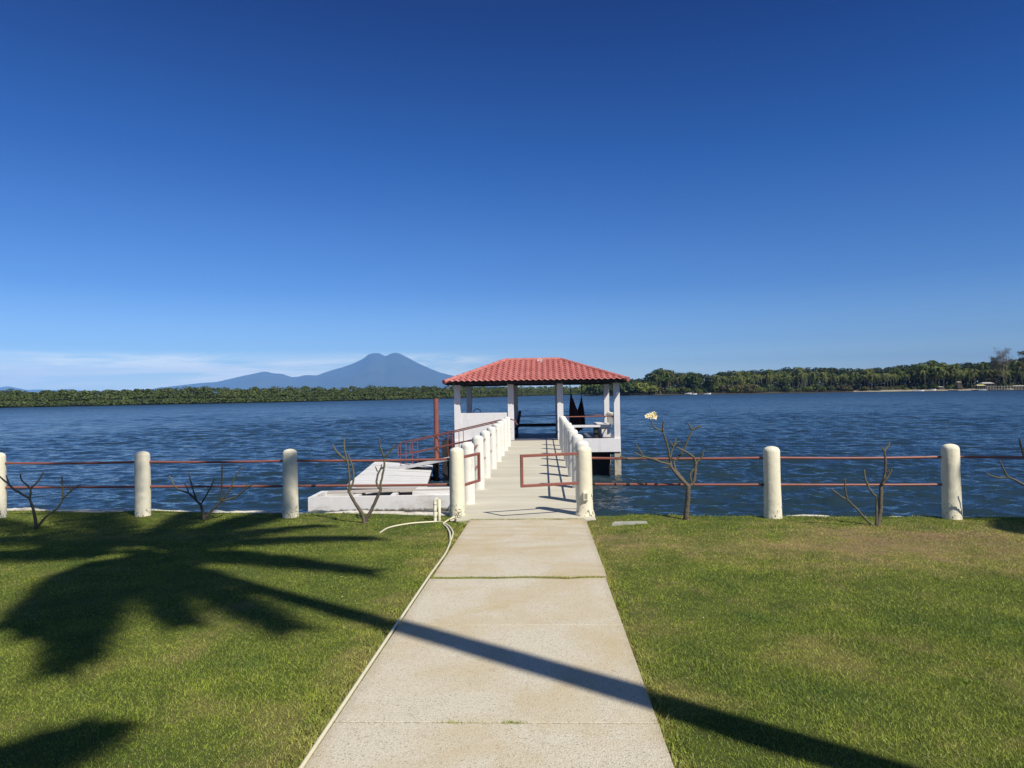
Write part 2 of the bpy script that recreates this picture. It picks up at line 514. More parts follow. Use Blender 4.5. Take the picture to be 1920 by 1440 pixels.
M['grey_slab'] = paint('grey_cover_slab', (0.34, 0.335, 0.28), (0.15, 0.14, 0.11), 0.6, 6, 0.85, 0.5)
M['sand'] = paint('shore_sand', (0.30, 0.26, 0.20), (0.10, 0.09, 0.07), 0.7, 0.08, 0.95, 0.2, fine=1.0)
M['roofsheet'] = paint('pale_roof', (0.42, 0.41, 0.37), (0.3, 0.27, 0.2), 0.4, 0.6, 0.7, 0.2, fine=2)
M['thatch'] = paint('yellow_thatch', (0.40, 0.36, 0.17), (0.25, 0.2, 0.1), 0.5, 0.8, 0.9, 0.4, fine=3)
M['far_bark'] = paint('far_palm_bark', (0.15, 0.13, 0.10), (0.08, 0.065, 0.05), 0.6, 1, 0.9, 0.3, fine=3)
M['leaf_palm'] = leaf_material('coconut_leaf', (0.035, 0.055, 0.016), (0.23, 0.26, 0.08), 0.2, 0.4)
M['leaf_dark'] = leaf_material('dark_leaf', (0.022, 0.044, 0.014), (0.080, 0.120, 0.032), 0.15, 0.25)
M['leaf_mid'] = leaf_material('mid_leaf', (0.036, 0.064, 0.016), (0.120, 0.155, 0.038), 0.2, 0.25)
M['leaf_light'] = leaf_material('light_leaf', (0.075, 0.115, 0.024), (0.200, 0.230, 0.058), 0.25, 0.25)
M['leaf_olive'] = leaf_material('olive_leaf', (0.060, 0.058, 0.030), (0.125, 0.115, 0.060), 0.2, 0.25)
M['mangrove'] = leaf_material('mangrove_leaf', (0.026, 0.048, 0.013), (0.112, 0.140, 0.038), 0.2, 0.05)
M['petal'] = NT('petal').fin((0.85, 0.80, 0.55), 0.5, 0.3)
M['petal_y'] = NT('petal_heart').fin((0.85, 0.55, 0.06), 0.5, 0.3)
M['steel'] = NT('dull_steel').fin((0.35, 0.36, 0.38), 0.35, 0.5, 0.8)
M['glass_bulb'] = NT('opal_globe').fin((0.75, 0.74, 0.68), 0.25, 0.5)
M['lens'] = NT('lamp_lens').fin((0.30, 0.29, 0.24), 0.25, 0.5)
M['grass'] = grass_material('grass_blades', True)
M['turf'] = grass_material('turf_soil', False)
M['water'] = water_material()
def roof_material():
    m = NT('coral_roof_sheet')
    pos = m.n('ShaderNodeNewGeometry').outputs['Position']
    a = m.noise(1.2, 5, 0.6, vec=pos)
    c = m.mix(m.ramp(a, 0.3, 0.7), (0.40, 0.125, 0.11), (0.47, 0.17, 0.148))
    c = m.mix(m.ramp(m.noise(16, 4, 0.7, vec=pos), 0.5, 0.8, 0, 0.45), c, (0.24, 0.08, 0.07))
    c = m.mix(m.ramp(m.noise(3.2, 6, 0.7, vec=pos, map_scale=(1.6, .5, .5)), 0.5, 0.72, 0, 0.35), c, (0.62, 0.36, 0.31))
    return m.fin(c, 0.5, 0.35)
M['roof'] = roof_material()
def mountain_material():
    m = NT('volcano_slopes')
    pos = m.n('ShaderNodeNewGeometry').outputs['Position']
    c = m.mix(m.noise(0.0012, 6, 0.6, vec=pos), (0.03, 0.045, 0.02), (0.09, 0.09, 0.05))
    return m.fin(c, 0.95, 0.1)
M['mountain'] = mountain_material()
M['land'] = paint('far_land', (0.06, 0.07, 0.03), (0.03, 0.035, 0.02), 0.6, 0.01, 0.95, 0.1, fine=0.1)

# ------------------------------------------------------------------ ground: lawn, lake bed, water
def build_lawn():
    xs = np.concatenate([np.linspace(-60, -10, 26)[:-1], np.linspace(-10, 10, 101), np.linspace(10, 60, 26)[1:]])
    ts = np.concatenate([np.linspace(0, 0.6, 14)[:-1], np.linspace(0.6, 1, 90)])
    V = []; nx = len(xs)
    for t in ts:
        for x in xs:
            ye = edge_y(float(np.clip(x, -12, 12)))
            y = -40 + t * (ye + 40)
            z = lawn_z(x, y)
            inpath = -1.06 < x < 0.60
            z += 0.018 * noise.noise(Vector((x * 0.5, y * 0.5, 3))) + 0.010 * noise.noise(Vector((x * 2, y * 2, 5)))
            if y > 5:
                z += 0.02 * max(0, noise.noise(Vector((x * 1.1, 0.3, 9)))) * (y - 5) / 4
            if inpath: z -= 0.05
            V.append((x, y, z))
    F = []
    for j in range(len(ts) - 1):
        for i in range(nx - 1):
            a = j * nx + i
            F.append((a, a + 1, a + nx + 1, a + nx))
    # front face drops to the lagoon bed
    b = len(V); j = len(ts) - 1
    for x in xs:
        ye = edge_y(float(np.clip(x, -12, 12)))
        V.append((x, ye + 0.02, -2.6))
    for i in range(nx - 1):
        F.append((j * nx + i, j * nx + i + 1, b + i + 1, b + i))
    mb = MB(); mb.add(V, F)
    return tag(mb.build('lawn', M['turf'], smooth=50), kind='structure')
lawn = build_lawn()

def lawn_surface(x, y):
    z = lawn_z(x, y)
    z += 0.018 * noise.noise(Vector((x * 0.5, y * 0.5, 3))) + 0.010 * noise.noise(Vector((x * 2, y * 2, 5)))
    if y > 5: z += 0.02 * max(0, noise.noise(Vector((x * 1.1, 0.3, 9)))) * (y - 5) / 4
    return z

def build_water():
    rs = [7.5]
    while rs[-1] < 300: rs.append(rs[-1] * 1.0036)
    while rs[-1] < 22000: rs.append(rs[-1] * 1.12)
    rs = np.array(rs)
    th = np.linspace(-R(62), R(62), 520) - YAW
    r, t = np.meshgrid(rs, th, indexing='ij')
    x = r * np.sin(t); y = r * np.cos(t)
    cell = np.maximum(r * 0.0040, 0.03)
    z = np.zeros_like(x)
    rng = np.random.default_rng(3)
    n = 150
    for i in range(n):
        lam = 0.22 * (20.0 ** (i / n)) * rng.uniform(0.85, 1.15)
        k = 2 * PI / lam
        ang = R(-98) + rng.normal(0, 0.42)                 # wind blowing towards the viewer
        amp = 0.0058 * lam ** 1.0 / (1 + (lam / 1.7) ** 2.2)
        ph = rng.uniform(0, 2 * PI)
        # wobble the phase so crests stay short
        arg = k * (x * math.cos(ang) + y * math.sin(ang)) + ph
        arg = arg + 0.9 * np.sin(x * rng.uniform(0.25, 0.9) + y * rng.uniform(-.3, .3) + rng.uniform(0, 6))
        fade = np.clip((lam / cell - 1.9) / 2.0, 0, 1)
        s = np.sin(arg)
        z += amp * fade * (s + 0.25 * np.cos(2 * arg))
    z *= 1.0 + 0.45 * np.sin(x * 0.11 + 1) * np.sin(y * 0.07)
    z += WATER_Z
    V = np.stack([x, y, z], -1).reshape(-1, 3)
    nr, nc = x.shape
    i = np.arange(nr - 1)[:, None] * nc + np.arange(nc - 1)[None, :]
    i = i.ravel()
    Fq = np.stack([i, i + 1, i + nc + 1, i + nc], -1)[:, ::-1]
    o = mesh_np('water', V, Fq, M['water'], k=4, smooth=True)
    return tag(o, kind='structure')
water = build_water()

# lagoon bed and land sheet reaching the horizon below the water
mb = MB(); mb.add([(-28000, -28000, -3.2), (28000, -28000, -3.2), (28000, 28000, -3.2), (-28000, 28000, -3.2)], [(0, 1, 2, 3)])
tag(mb.build('terrain', M['land']), kind='structure')

# ------------------------------------------------------------------ path
PX0, PX1 = -1.00, 0.50
def path_z(y): return 0.02 * max(0.0, 9.2 - y) + 0.012
def build_path():
    joints = [9.28, 6.12, 4.78, 3.30, 1.9, 0.4, -1.1, -2.6, -4.1, -6, -8]
    gaps = {9.28: 0.028, 6.12: 0.042, 4.78: 0.0022, 3.30: 0.006}
    mb = MB()
    for i in range(len(joints) - 1):
        y1 = joints[i] - gaps.get(joints[i], 0.004) ; y0 = joints[i + 1] + gaps.get(joints[i + 1], 0.004)
        n = 14
        x0a, x1a = (-0.985, 0.515) if y1 > 6.2 else (PX0, PX1)
        top = []
        rough_far = joints[i] in (9.28, 6.12); rough_near = joints[i + 1] in (6.12,)
        def ed(x, y, on): return y + (0.05 * noise.noise(Vector((x * 3.2, round(y), 1))) + 0.014 * noise.noise(Vector((x * 14, y, 3))) if on else 0)
        V = []; 
        for k in range(n + 1):
            x = x0a + (x1a - x0a) * k / n
            ya, yb = ed(x, y0, rough_near), ed(x, y1, rough_far)
            b = 0.002
            V += [(x, ya, path_z(ya) - 0.12), (x, ya, path_z(ya) - b), (x, ya + b, path_z(ya)),
                  (x, yb - b, path_z(yb)), (x, yb, path_z(yb) - b), (x, yb, path_z(yb) - 0.12)]
        F = []
        for k in range(n):
            for j in range(5):
                a = k * 6 + j
                F.append((a + 6, a + 7, a + 1, a))
        F.append(tuple(range(6))[::-1]); F.append(tuple(range(n * 6, n * 6 + 6)))
        F = [f[::-1] for f in F]
        mb.add(V, F)
    return tag(mb.build('path', M['path']), kind='structure')
build_path()
# soil seen in the joints
mb = MB(); mb.box((PX0 + .03, -8, -0.12), (PX1 - .03, 9.30, -0.10))
mb.v = [(x, y, z + 0.02 * max(0, 9.2 - y) + 0.075) for x, y, z in mb.v]
tag(mb.build('soil_bed', M['soil']), kind='structure')

# ------------------------------------------------------------------ grass blades
def blades(name, pts, h, w, lean, mat, seed):
    rng = np.random.default_rng(seed)
    n = len(pts)
    a = rng.uniform(0, 2 * PI, n)
    l = rng.normal(0, lean, (n, 2)) * h[:, None]
    dx = np.cos(a) * w / 2; dy = np.sin(a) * w / 2
    V = np.zeros((n, 3, 3))
    V[:, 0, 0] = pts[:, 0] - dx; V[:, 0, 1] = pts[:, 1] - dy; V[:, 0, 2] = pts[:, 2] - .004
    V[:, 1, 0] = pts[:, 0] + dx; V[:, 1, 1] = pts[:, 1] + dy; V[:, 1, 2] = pts[:, 2] - .004
    V[:, 2, 0] = pts[:, 0] + l[:, 0]; V[:, 2, 1] = pts[:, 1] + l[:, 1]; V[:, 2, 2] = pts[:, 2] + h
    return mesh_np(name, V.reshape(-1, 3), np.arange(3 * n).reshape(-1, 3), mat)
def lz_np(x, y):
    out = np.empty(len(x))
    for i in range(len(x)): out[i] = lawn_surface(float(x[i]), float(y[i]))
    return out
def grid_z():
    """lawn height sampled on a lattice, bilinear"""
    gx = np.linspace(-16, 16, 321); gy = np.linspace(1.0, 10.8, 99)
    Z = np.array([[lawn_surface(float(a), float(b)) for a in gx] for b in gy])
    def f(x, y):
        u = np.clip((x + 16) / 0.1, 0, 319.999); v = np.clip((y - 1.0) / 0.1, 0, 97.999)
        i = u.astype(int); j = v.astype(int); fu = u - i; fv = v - j
        return (Z[j, i] * (1 - fu) + Z[j, i + 1] * fu) * (1 - fv) + (Z[j + 1, i] * (1 - fu) + Z[j + 1, i + 1] * fu) * fv
    return f
GZ = grid_z()
def scatter(n, x0, x1, y0, y1, seed, keep=None):
    rng = np.random.default_rng(seed)
    x = rng.uniform(x0, x1, n); y = rng.uniform(y0, y1, n)
    wob = 0.018 * np.sin(y * 9) + 0.012 * np.sin(y * 23 + 1)
    ok = ~((x > PX0 - 0.015 + wob) & (x < PX1 + 0.015 + wob) & (y < 9.3))
    ey = np.where(x < -1.2, 9.33 - .108 * x, np.where(x > .5, 9.33 - .062 * (x - .56), 9.35)) + 0.24 + 0.06 * np.sin(x * 3.1) * np.sin(x * 7.3 + 1)
    ok &= y < ey
    ok &= ~((x > -1.3) & (x < 0.68) & (y > 9.27))
    x = x[ok]; y = y[ok]
    if keep is not None:
        k = keep(x, y); x = x[k]; y = y[k]
    return np.stack([x, y, GZ(x, y)], -1)
p1 = scatter(420000, -4.2, 3.6, 2.2, 5.0, 1)
p2 = scatter(400000, -7.5, 7.2, 5.0, 8.0, 2)
p3 = scatter(170000, -9.5, 9.5, 8.0, 10.6, 3)
p4 = scatter(90000, -16, 16, 1.2, 10.6, 4, lambda x, y: (np.abs(x) > 6.5))
rng = np.random.default_rng(9)
pts = np.concatenate([p1, p2, p3, p4])
patch = np.sin(pts[:, 0] * 1.3 + np.sin(pts[:, 1] * 1.7) * 1.5) * np.sin(pts[:, 1] * 1.9 + np.sin(pts[:, 0] * 0.9) * 2)
h = rng.uniform(0.005, 0.015, len(pts)) * (1 + 0.3 * patch)
wd = np.where(pts[:, 1] < 5, 0.0042, np.where(pts[:, 1] < 8, 0.0055, 0.008)) * rng.uniform(0.7, 1.3, len(pts))
wd = np.where(np.abs(pts[:, 0]) > 6.5, 0.010, wd)
g = blades('grass', pts, h, wd, 0.95, M['grass'], 11)
tag(g, 'short patchy green and straw coloured lawn grass on both sides of the path', 'grass', kind='stuff')
# longer tufts: along the path edges, near the posts, weeds in the lawn
tl = []
rng = np.random.default_rng(21)
def tuft(cx, cy, r, n, hh):
    q = rng.normal(0, r, (n, 2))
    x = cx + q[:, 0]; y = cy + q[:, 1]
    tl.append(np.stack([x, y, GZ(x, y), rng.uniform(.5, 1, n) * hh], -1))
for y in np.arange(2.2, 9.2, 0.035):
    if rng.random() < .75: tuft(PX1 + 0.022 + rng.normal(0, .018), y, 0.014, 8, 0.040)
    if rng.random() < .75: tuft(PX0 - 0.055 + rng.normal(0, .014), y, 0.014, 7, 0.036)
for px, py in ((1560, 1160), (1200, 1130), (1170, 985), (1140, 990), (1210, 984), (1110, 985), (1480, 1270), (1560, 1220), (1860, 1260), (880, 1300 - 20), (1260, 978), (1460, 977), (1660, 988), (1755, 977), (700, 985), (390, 982), (545, 975), (268, 975), (70, 990), (1300, 1265), (1800, 1300), (430, 1300), (620, 1350), (240, 1380), (840, 975), (820, 982)):
    w = G(px, py, 0.03)
    if PX0 - .03 < w.x < PX1 + .03: continue
    for _ in range(10):
        tuft(w.x + rng.normal(0, .12), w.y + rng.normal(0, .10), 0.03, 22, 0.034)
for _ in range(420):
    x = rng.uniform(-7, 7); y = rng.uniform(2.3, 9.2)
    if -1.08 < x < .58: continue
    tuft(x, y, 0.022, 9, rng.uniform(0.018, 0.032))
for x in np.arange(-9.5, 9.5, 0.05):
    if -1.25 < x < 0.7: continue
    tuft(x, edge_y(x) - 0.06 + rng.normal(0, .04), 0.03, 7, 0.04)
T = np.concatenate(tl)
g2 = blades('grass_tufts', T[:, :3], T[:, 3], np.full(len(T), .0055), 0.5, M['grass'], 5)
tag(g2, 'longer grass tufts along the path edges and around the post feet', 'grass', kind='stuff')
# grass growing in the path joints
jl = []
for yj, dens, hh, gap in ((6.12, 4600, .030, .044), (9.285, 2600, .034, .032)):
    x = rng.uniform(PX0 + .01, PX1 - .01, dens); y = yj + rng.uniform(-gap, gap, dens)
    jl.append(np.stack([x, y, np.array([path_z(v) - .02 for v in y]), rng.uniform(.5, 1, dens) * hh], -1))
for cx, n in ((0.115 - .27, 90), (-0.44, 60), (-.34, 30), (0.02 - .2, 60)):
    x = cx + rng.normal(0, .028, n); y = 3.30 + rng.normal(0, .009, n)
    jl.append(np.stack([x, y, np.array([path_z(v) - .004 for v in y]), rng.uniform(.3, 1, n) * .014], -1))
J = np.concatenate(jl)
g3 = blades('joint_weeds', J[:, :3], J[:, 3], np.full(len(J), .006), 0.9, M['grass'], 6)
tag(g3, 'green weeds growing out of the cross joints in the concrete path', 'weeds', kind='stuff')
# small litter: dry leaves and crumbs on the lawn
mb = MB()
rr = random.Random(4)
for _ in range(150):
    x = rr.uniform(-5, 5); y = rr.uniform(2.6, 9)
    if -1.04 < x < .54 and rr.random() < .93: continue
    z = (path_z(y) + .003) if -1.0 < x < .5 else lawn_surface(x, y) + .018
    s = rr.uniform(.006, .016); a = rr.uniform(0, 6.28)
    c, q = math.cos(a) * s, math.sin(a) * s
    mb.add([(x - c, y - q, z), (x + q * .4, y - c * .4, z + .004), (x + c, y + q, z + .001), (x - q * .4, y + c * .4, z + .005)], [(0, 1, 2, 3)])
tag(mb.build('dry_leaves', M['thatch']), 'scattered pale dry leaf crumbs on the lawn', 'leaf litter', kind='stuff')

# ------------------------------------------------------------------ seawall
def build_seawall(span, label):
    mb = MB()
    rr = random.Random(int(span[1] * 10))
    def run(x0, x1):
        x = x0
        while x < x1:
            w = rr.uniform(0.28, 0.75)
            xe = min(x + w, x1)
            n = 5
            V = []; F = []
            jit = rr.uniform(-.03, .03)
            for i in range(n + 1):
                xx = x + (xe - x) * i / n
                e = edge_y(max(-12, min(12, xx)))
                zt = -0.002 + 0.05 * noise.noise(Vector((xx * 1.3, 1, 4))) + 0.02 * noise.noise(Vector((xx * 7, 1, 4))) + jit * .4 + (0.010 if xx < 0 else -0.035)
                fr = 0.03 * noise.noise(Vector((xx * 4, 7, 1)))
                V += [(xx, e - 0.05, -0.3), (xx, e - 0.02 + fr * .5, zt - .015), (xx, e + 0.08, zt), (xx, e + 0.19 + fr + jit, zt - .03),
                      (xx, e + 0.24 + fr + jit, -0.18), (xx, e + 0.32 + fr, -2.6)]
            for i in range(n):
                for j in range(5):
                    a = i * 6 + j
                    F.append((a, a + 1, a + 7, a + 6))
            F.append(tuple(range(6))); F.append(tuple(range(n * 6, n * 6 + 6))[::-1])
            mb.add(V, [f[::-1] for f in F])
            x = xe
    run(*span)
    o = mb.build('seawall', M['seawall'])
    return tag(o, label, 'seawall')
build_seawall((-40, -1.30), 'rough whitewashed rubble seawall edging the lawn left of the jetty')
build_seawall((0.72, 40), 'rough whitewashed rubble seawall edging the lawn right of the jetty')

# ------------------------------------------------------------------ fences
def post_mesh(h, r, seed, foot=True):
    prof = [(r * 1.07, -0.25), (r * 1.07, 0.0), (r * 1.055, 0.035), (r * 1.04, 0.09), (r * 1.03, 0.2), (r, h * .5), (r * .985, h * .8),
            (r * .97, h - r * .62), (r * .93, h - r * .42), (r * .78, h - r * .2), (r * .5, h - r * .06), (r * .2, h)]
    if foot == 'wide': prof[0:4] = [(r * 1.2, -0.25), (r * 1.26, 0.0), (r * 1.18, 0.03), (r * 1.05, 0.08)]
    if not foot: prof[0:3] = [(r * 1.02, -0.1), (r * 1.02, 0.0), (r * 1.01, 0.04)]
    mb = MB(); mb.lathe(prof, 24, wob=0.008, seed=seed)
    return mb
def add_post(parent, x, y, z, h, r, seed, mat, foot=True):
    mb = post_mesh(h, r, seed, foot)
    mb.v = [(a + x, b + y, c + z) for a, b, c in mb.v]
    return mb.build('post', mat, parent, smooth=50, loc=(x, y, z))
def rail(parent, a, b, r=0.0165, sag=0.0, sleeves=(), name='rail'):
    a = Vector(a); b = Vector(b); n = 8
    mb = MB()
    pts = [a.lerp(b, i / n) + Vector((0, 0, -sag * 4 * (i / n) * (1 - i / n))) for i in range(n + 1)]
    mb.tube(pts, r, 10)
    ro = mb.build(name, M['red_pipe'], parent, smooth=40)
    for s, w in sleeves:
        c = a.lerp(b, s); d = (b - a).normalized() * w
        c.z += -sag * 4 * s * (1 - s)
        mb = MB(); mb.tube([c - d, c + d], r * 1.12, 10)
        mb.build('sleeve', M['black'], ro, smooth=40)
    return ro

ZR1, ZR2 = 0.765, 0.415
def fence_points():
    """posts: photo foot position -> ground point"""
    pl = []
    for px, py, h in ((268, 970, .915), (545, 970, .93), (858, 968, .925)):
        g = G(px, py, 0.0); k = 1 + .10 / g.y; pl.append((g.x * k, g.y * k, h))
    pr = []
    for px, py, h in ((1097, 968, .93), (1449.5, 972, .915), (1785, 973.5, .93)):
        g = G(px, py, 0.0); k = 1 + .10 / g.y; pr.append((g.x * k, g.y * k, h))
    return pl, pr
PL, PR = fence_points()
dxl = PL[0][0] - G(-18, 972, 0).x
PLX = [(PL[0][0] - dxl * 2.02, 0, .92), (PL[0][0] - dxl, 0, .92)]
sl = (PL[2][1] - PL[0][1]) / (PL[2][0] - PL[0][0])
PLX = [(x, PL[0][1] + sl * (x - PL[0][0]), h) for x, _, h in PLX]
PLall = PLX + PL
dxr = PR[2][0] - PR[1][0]
sr = (PR[2][1] - PR[1][1]) / (PR[2][0] - PR[1][0])
PRall = PR + [(PR[2][0] + dxr * k, PR[2][1] + sr * dxr * k, .92) for k in (1, 2)]
print('fence L', PLall); print('fence R', PRall)
fl = empty('waterfront_fence', (PLall[-1][0], PLall[-1][1], 0), 'cream post and red pipe rail fence along the seawall left of the jetty path', 'fence', 'waterfront fences')
fr = empty('waterfront_fence', (PRall[0][0], PRall[0][1], 0), 'cream post and red pipe rail fence along the seawall right of the jetty path', 'fence', 'waterfront fences')
for F_, lst, s0 in ((fl, PLall, 1), (fr, PRall, 11)):
    for i, (x, y, h) in enumerate(lst):
        add_post(F_, x, y, 0.0, h, 0.101 if lst is PLall else 0.106, s0 + i, M['post_cream'], 'wide' if F_ is fr and i == 0 else True)
    for i in range(len(lst) - 1):
        a, b = lst[i], lst[i + 1]
        rr = random.Random(i + s0)
        sl1 = [(0.962, .02)] if i % 2 else [(0.965, .02)]
        if F_ is fr and i == 0: sl1 = [(0.235, .008), (0.965, .02)]
        sl2 = [(0.965, .025)]
        if F_ is fr and i == 0: sl2 = [(0.05, .02), (0.17, .012), (0.24, .022), (0.96, .03)]
        if F_ is fl and i == 3: sl2 = [(0.14, .03), (0.95, .02)]
        rail(F_, (a[0], a[1] + .02, ZR1), (b[0], b[1] + .02, ZR1), sag=0.012, sleeves=sl1)
        if not (F_ is fr and i >= 2):
            rail(F_, (a[0], a[1] + .02, ZR2), (b[0], b[1] + .02, ZR2), sag=0.004, sleeves=sl2)

# gates
def gate(hinge, tip, label):
    h = Vector(hinge); t = Vector(tip)
    e = empty('pipe_gate', (h.x, h.y, 0), label, 'gate', 'pipe gates at the jetty entrance')
    s = 0.018
    d = (t - h).normalized(); nrm = Vector((-d.y, d.x, 0))
    def bar(p, q, name):
        mb = MB()
        dd = (q - p).normalized(); L = (q - p).length
        up = nrm.cross(dd)
        Mx = Matrix((( dd.x, nrm.x, up.x, p.x), (dd.y, nrm.y, up.y, p.y), (dd.z, nrm.z, up.z, p.z), (0, 0, 0, 1)))
        mb.box((0, -s, -s), (L, s, s), Mx, bev=.004)
        mb.build(name, M['red_pipe'], e)
    z1, z2 = (0.83, 0.436) if t.y < 9.9 else (0.79, 0.405)
    bar(Vector((h.x, h.y, z1)), Vector((t.x, t.y, z1)), 'gate_rail')
    bar(Vector((h.x, h.y, z2)), Vector((t.x, t.y, z2)), 'gate_rail')
    bar(Vector((t.x, t.y, z2 - s)) + d * s * 1.02, Vector((t.x, t.y, z1 + s)) + d * s * 1.02, 'gate_stile')
    return e
gate((PR[0][0] - .09, PR[0][1] - .04, 0), (-0.286, 9.33, 0), 'closed red pipe gate leaf reaching left from the post with the electric box')
gate((PL[2][0] + .09, PL[2][1] + .03, 0), (-0.955, 10.22, 0), 'red pipe gate leaf swung open over the jetty beside its left hand posts')

# electric box on the right gate post
x, y = PR[0][0], PR[0][1]
e = empty('post_light', (x + 0.02, y - .13, .26), 'small cream box light fixed low on the right gate post', 'light fitting')
mb = MB(); mb.box((x - .028, y - .148, .215), (x + .042, y - .10, .325), bev=.006); mb.build('housing', M['pvc'], e)
mb = MB(); mb.box((x - .010, y - .1515, .235), (x + .026, y - .1465, .305)); mb.build('lens', M['lens'], e)

# ------------------------------------------------------------------ jetty
JX0, JX1 = -1.265, 0.655
J0, J1 = 9.33, 24.9
RAILX0, RAILX1 = -1.165, 0.565
JY = [10.72 + 1.65 * i for i in range(8)]
jet = empty('jetty', (-.3, J0, 0), 'pale concrete jetty deck running out from the path to the gazebo', 'jetty')
mb = MB()
mb.box((JX0, J0, -0.24), (JX1, J1, 0.0), bev=.008)
mb.build('deck', M['deck'], jet)
for y in [12.4, 15.7, 19.0, 22.3]:
    for x in (JX0 + .22, JX1 - .22):
        mb = MB(); mb.box((x - .13, y - .13, -2.9), (x + .13, y + .13, -0.42)); mb.build('pile', M['pile'], jet)
    mb = MB(); mb.box((JX0 + .03, y - .16, -0.42), (JX1 - .03, y + .16, -0.24)); mb.build('crossbeam', M['white'], jet)
for X, lab, k in ((RAILX0, 'row of round white posts with red pipe rails on the left edge of the jetty', 31), (RAILX1, 'row of round white posts with red pipe rails on the right edge of the jetty', 51)):
    e = empty('jetty_railing', (X, JY[0], 0), lab, 'railing', 'railings along the jetty')
    for i, y in enumerate(JY):
        add_post(e, X + 0.008 * math.sin(i * 2.1), y, 0, 0.93, 0.104, k + i, M['post_white'], foot=False)
        if i < len(JY) - 1:
            for z in (ZR1, ZR2 - .01):
                rail(e, (X, y, z), (X, JY[i + 1], z), r=.016)
    for z in (ZR1, ZR2 - .01):
        rail(e, (X, JY[-1], z), (X, J1 + .02, z), r=.016)

# ------------------------------------------------------------------ gazebo
GZROOF = None
gz = empty('gazebo', (-.26, 25, 0), 'white pillared gazebo with coral red tiled hip roof at the end of the jetty', 'gazebo')
GX0, GX1, GY0, GY1 = -3.16, 2.66, 25.0, 29.25
def bx(lo, hi, name, mat, par=gz, bev=.006):
    mb = MB(); mb.box(lo, hi, bev=bev); return mb.build(name, M[mat], par)
bx((GX0, GY0 + .004, -0.34), (GX1, GY1, 0.0), 'floor', 'floor')
bx((GX0 + .005, GY0 - .06, -0.44), (JX0 - .004, GY0 + .002, 0.035), 'edge_beam', 'white')
bx((JX1 + .004, GY0 - .06, -0.44), (GX1 - .005, GY0 + .002, 0.035), 'edge_beam', 'white')
pw = 0.105
PXs = (-3.06, -1.165, 0.575, 2.55)
for x in PXs:
    for y in (GY0 + .10, GY1 - .12):
        bx((x - pw, y - pw, 0.0), (x + pw, y + pw, 1.98), 'pillar', 'white')
# solid parapet front left, with end return
bx((-3.06 + pw + .002, GY0 + .035, 0.0), (-1.165 - pw - .002, GY0 + .165, 0.98), 'parapet_wall', 'white')
bx((-3.165, GY0 + .01, -0.30), (-2.955, GY0 + .001 + .17, 0.0), 'wall_foot', 'white')
# front right opening: pipe rail
rail(gz, (0.575 + pw, GY0 + .1, .80), (2.55 - pw, GY0 + .1, .80), r=.02, name='handrail')
# right side balustrade: low wall end + small balusters
for yy in (GY0 + .55, GY0 + 1.0, GY0 + 1.45, GY0 + 1.9, GY0 + 2.4, GY0 + 2.9, GY0 + 3.4):
    mb = MB(); mb.lathe([(.05, 0.445), (.05, .80), (.046, .85), (.03, .88), (.01, .885)], 14, at=(2.55, yy, 0)); mb.build('baluster', M['post_white'], gz, smooth=50)
rail(gz, (2.55, GY0 + .2, .76), (2.55, GY1 - .2, .76), r=.02, name='handrail')
# back rails and beams
rail(gz, (-1.165, GY1 - .12, .72), (0.575, GY1 - .12, .72), r=.017, name='handrail')
rail(gz, (0.575, GY1 - .12, .72), (2.55, GY1 - .12, .72), r=.017, name='handrail')
bx((-1.165 + pw, GY1 - .17, .28), (0.575 - pw, GY1 - .07, .41), 'back_rail_board', 'dark_timber')
bx((-3.06 + pw, GY1 - .17, 0.0), (-1.165 - pw, GY1 - .07, .5), 'parapet_wall', 'white')
bx((GX0 - .0, GY0 + .4, 0.0), (GX0 + .11, GY1 - .4, .5), 'parapet_wall', 'white')
# ring beam
bz0, bz1 = 1.98, 2.13
bx((GX0 - .02, GY0 + .02, bz0), (GX1 + .02, GY0 + .18, bz1), 'ring_beam', 'dark_timber')
bx((GX0 - .02, GY1 - .2, bz0), (GX1 + .02, GY1 - .04, bz1), 'ring_beam', 'dark_timber')
bx((GX0 - .02, GY0 + .182, bz0), (GX0 + .14, GY1 - .202, bz1), 'ring_beam', 'dark_timber')
bx((GX1 - .14, GY0 + .182, bz0), (GX1 + .02, GY1 - .202, bz1), 'ring_beam', 'dark_timber')
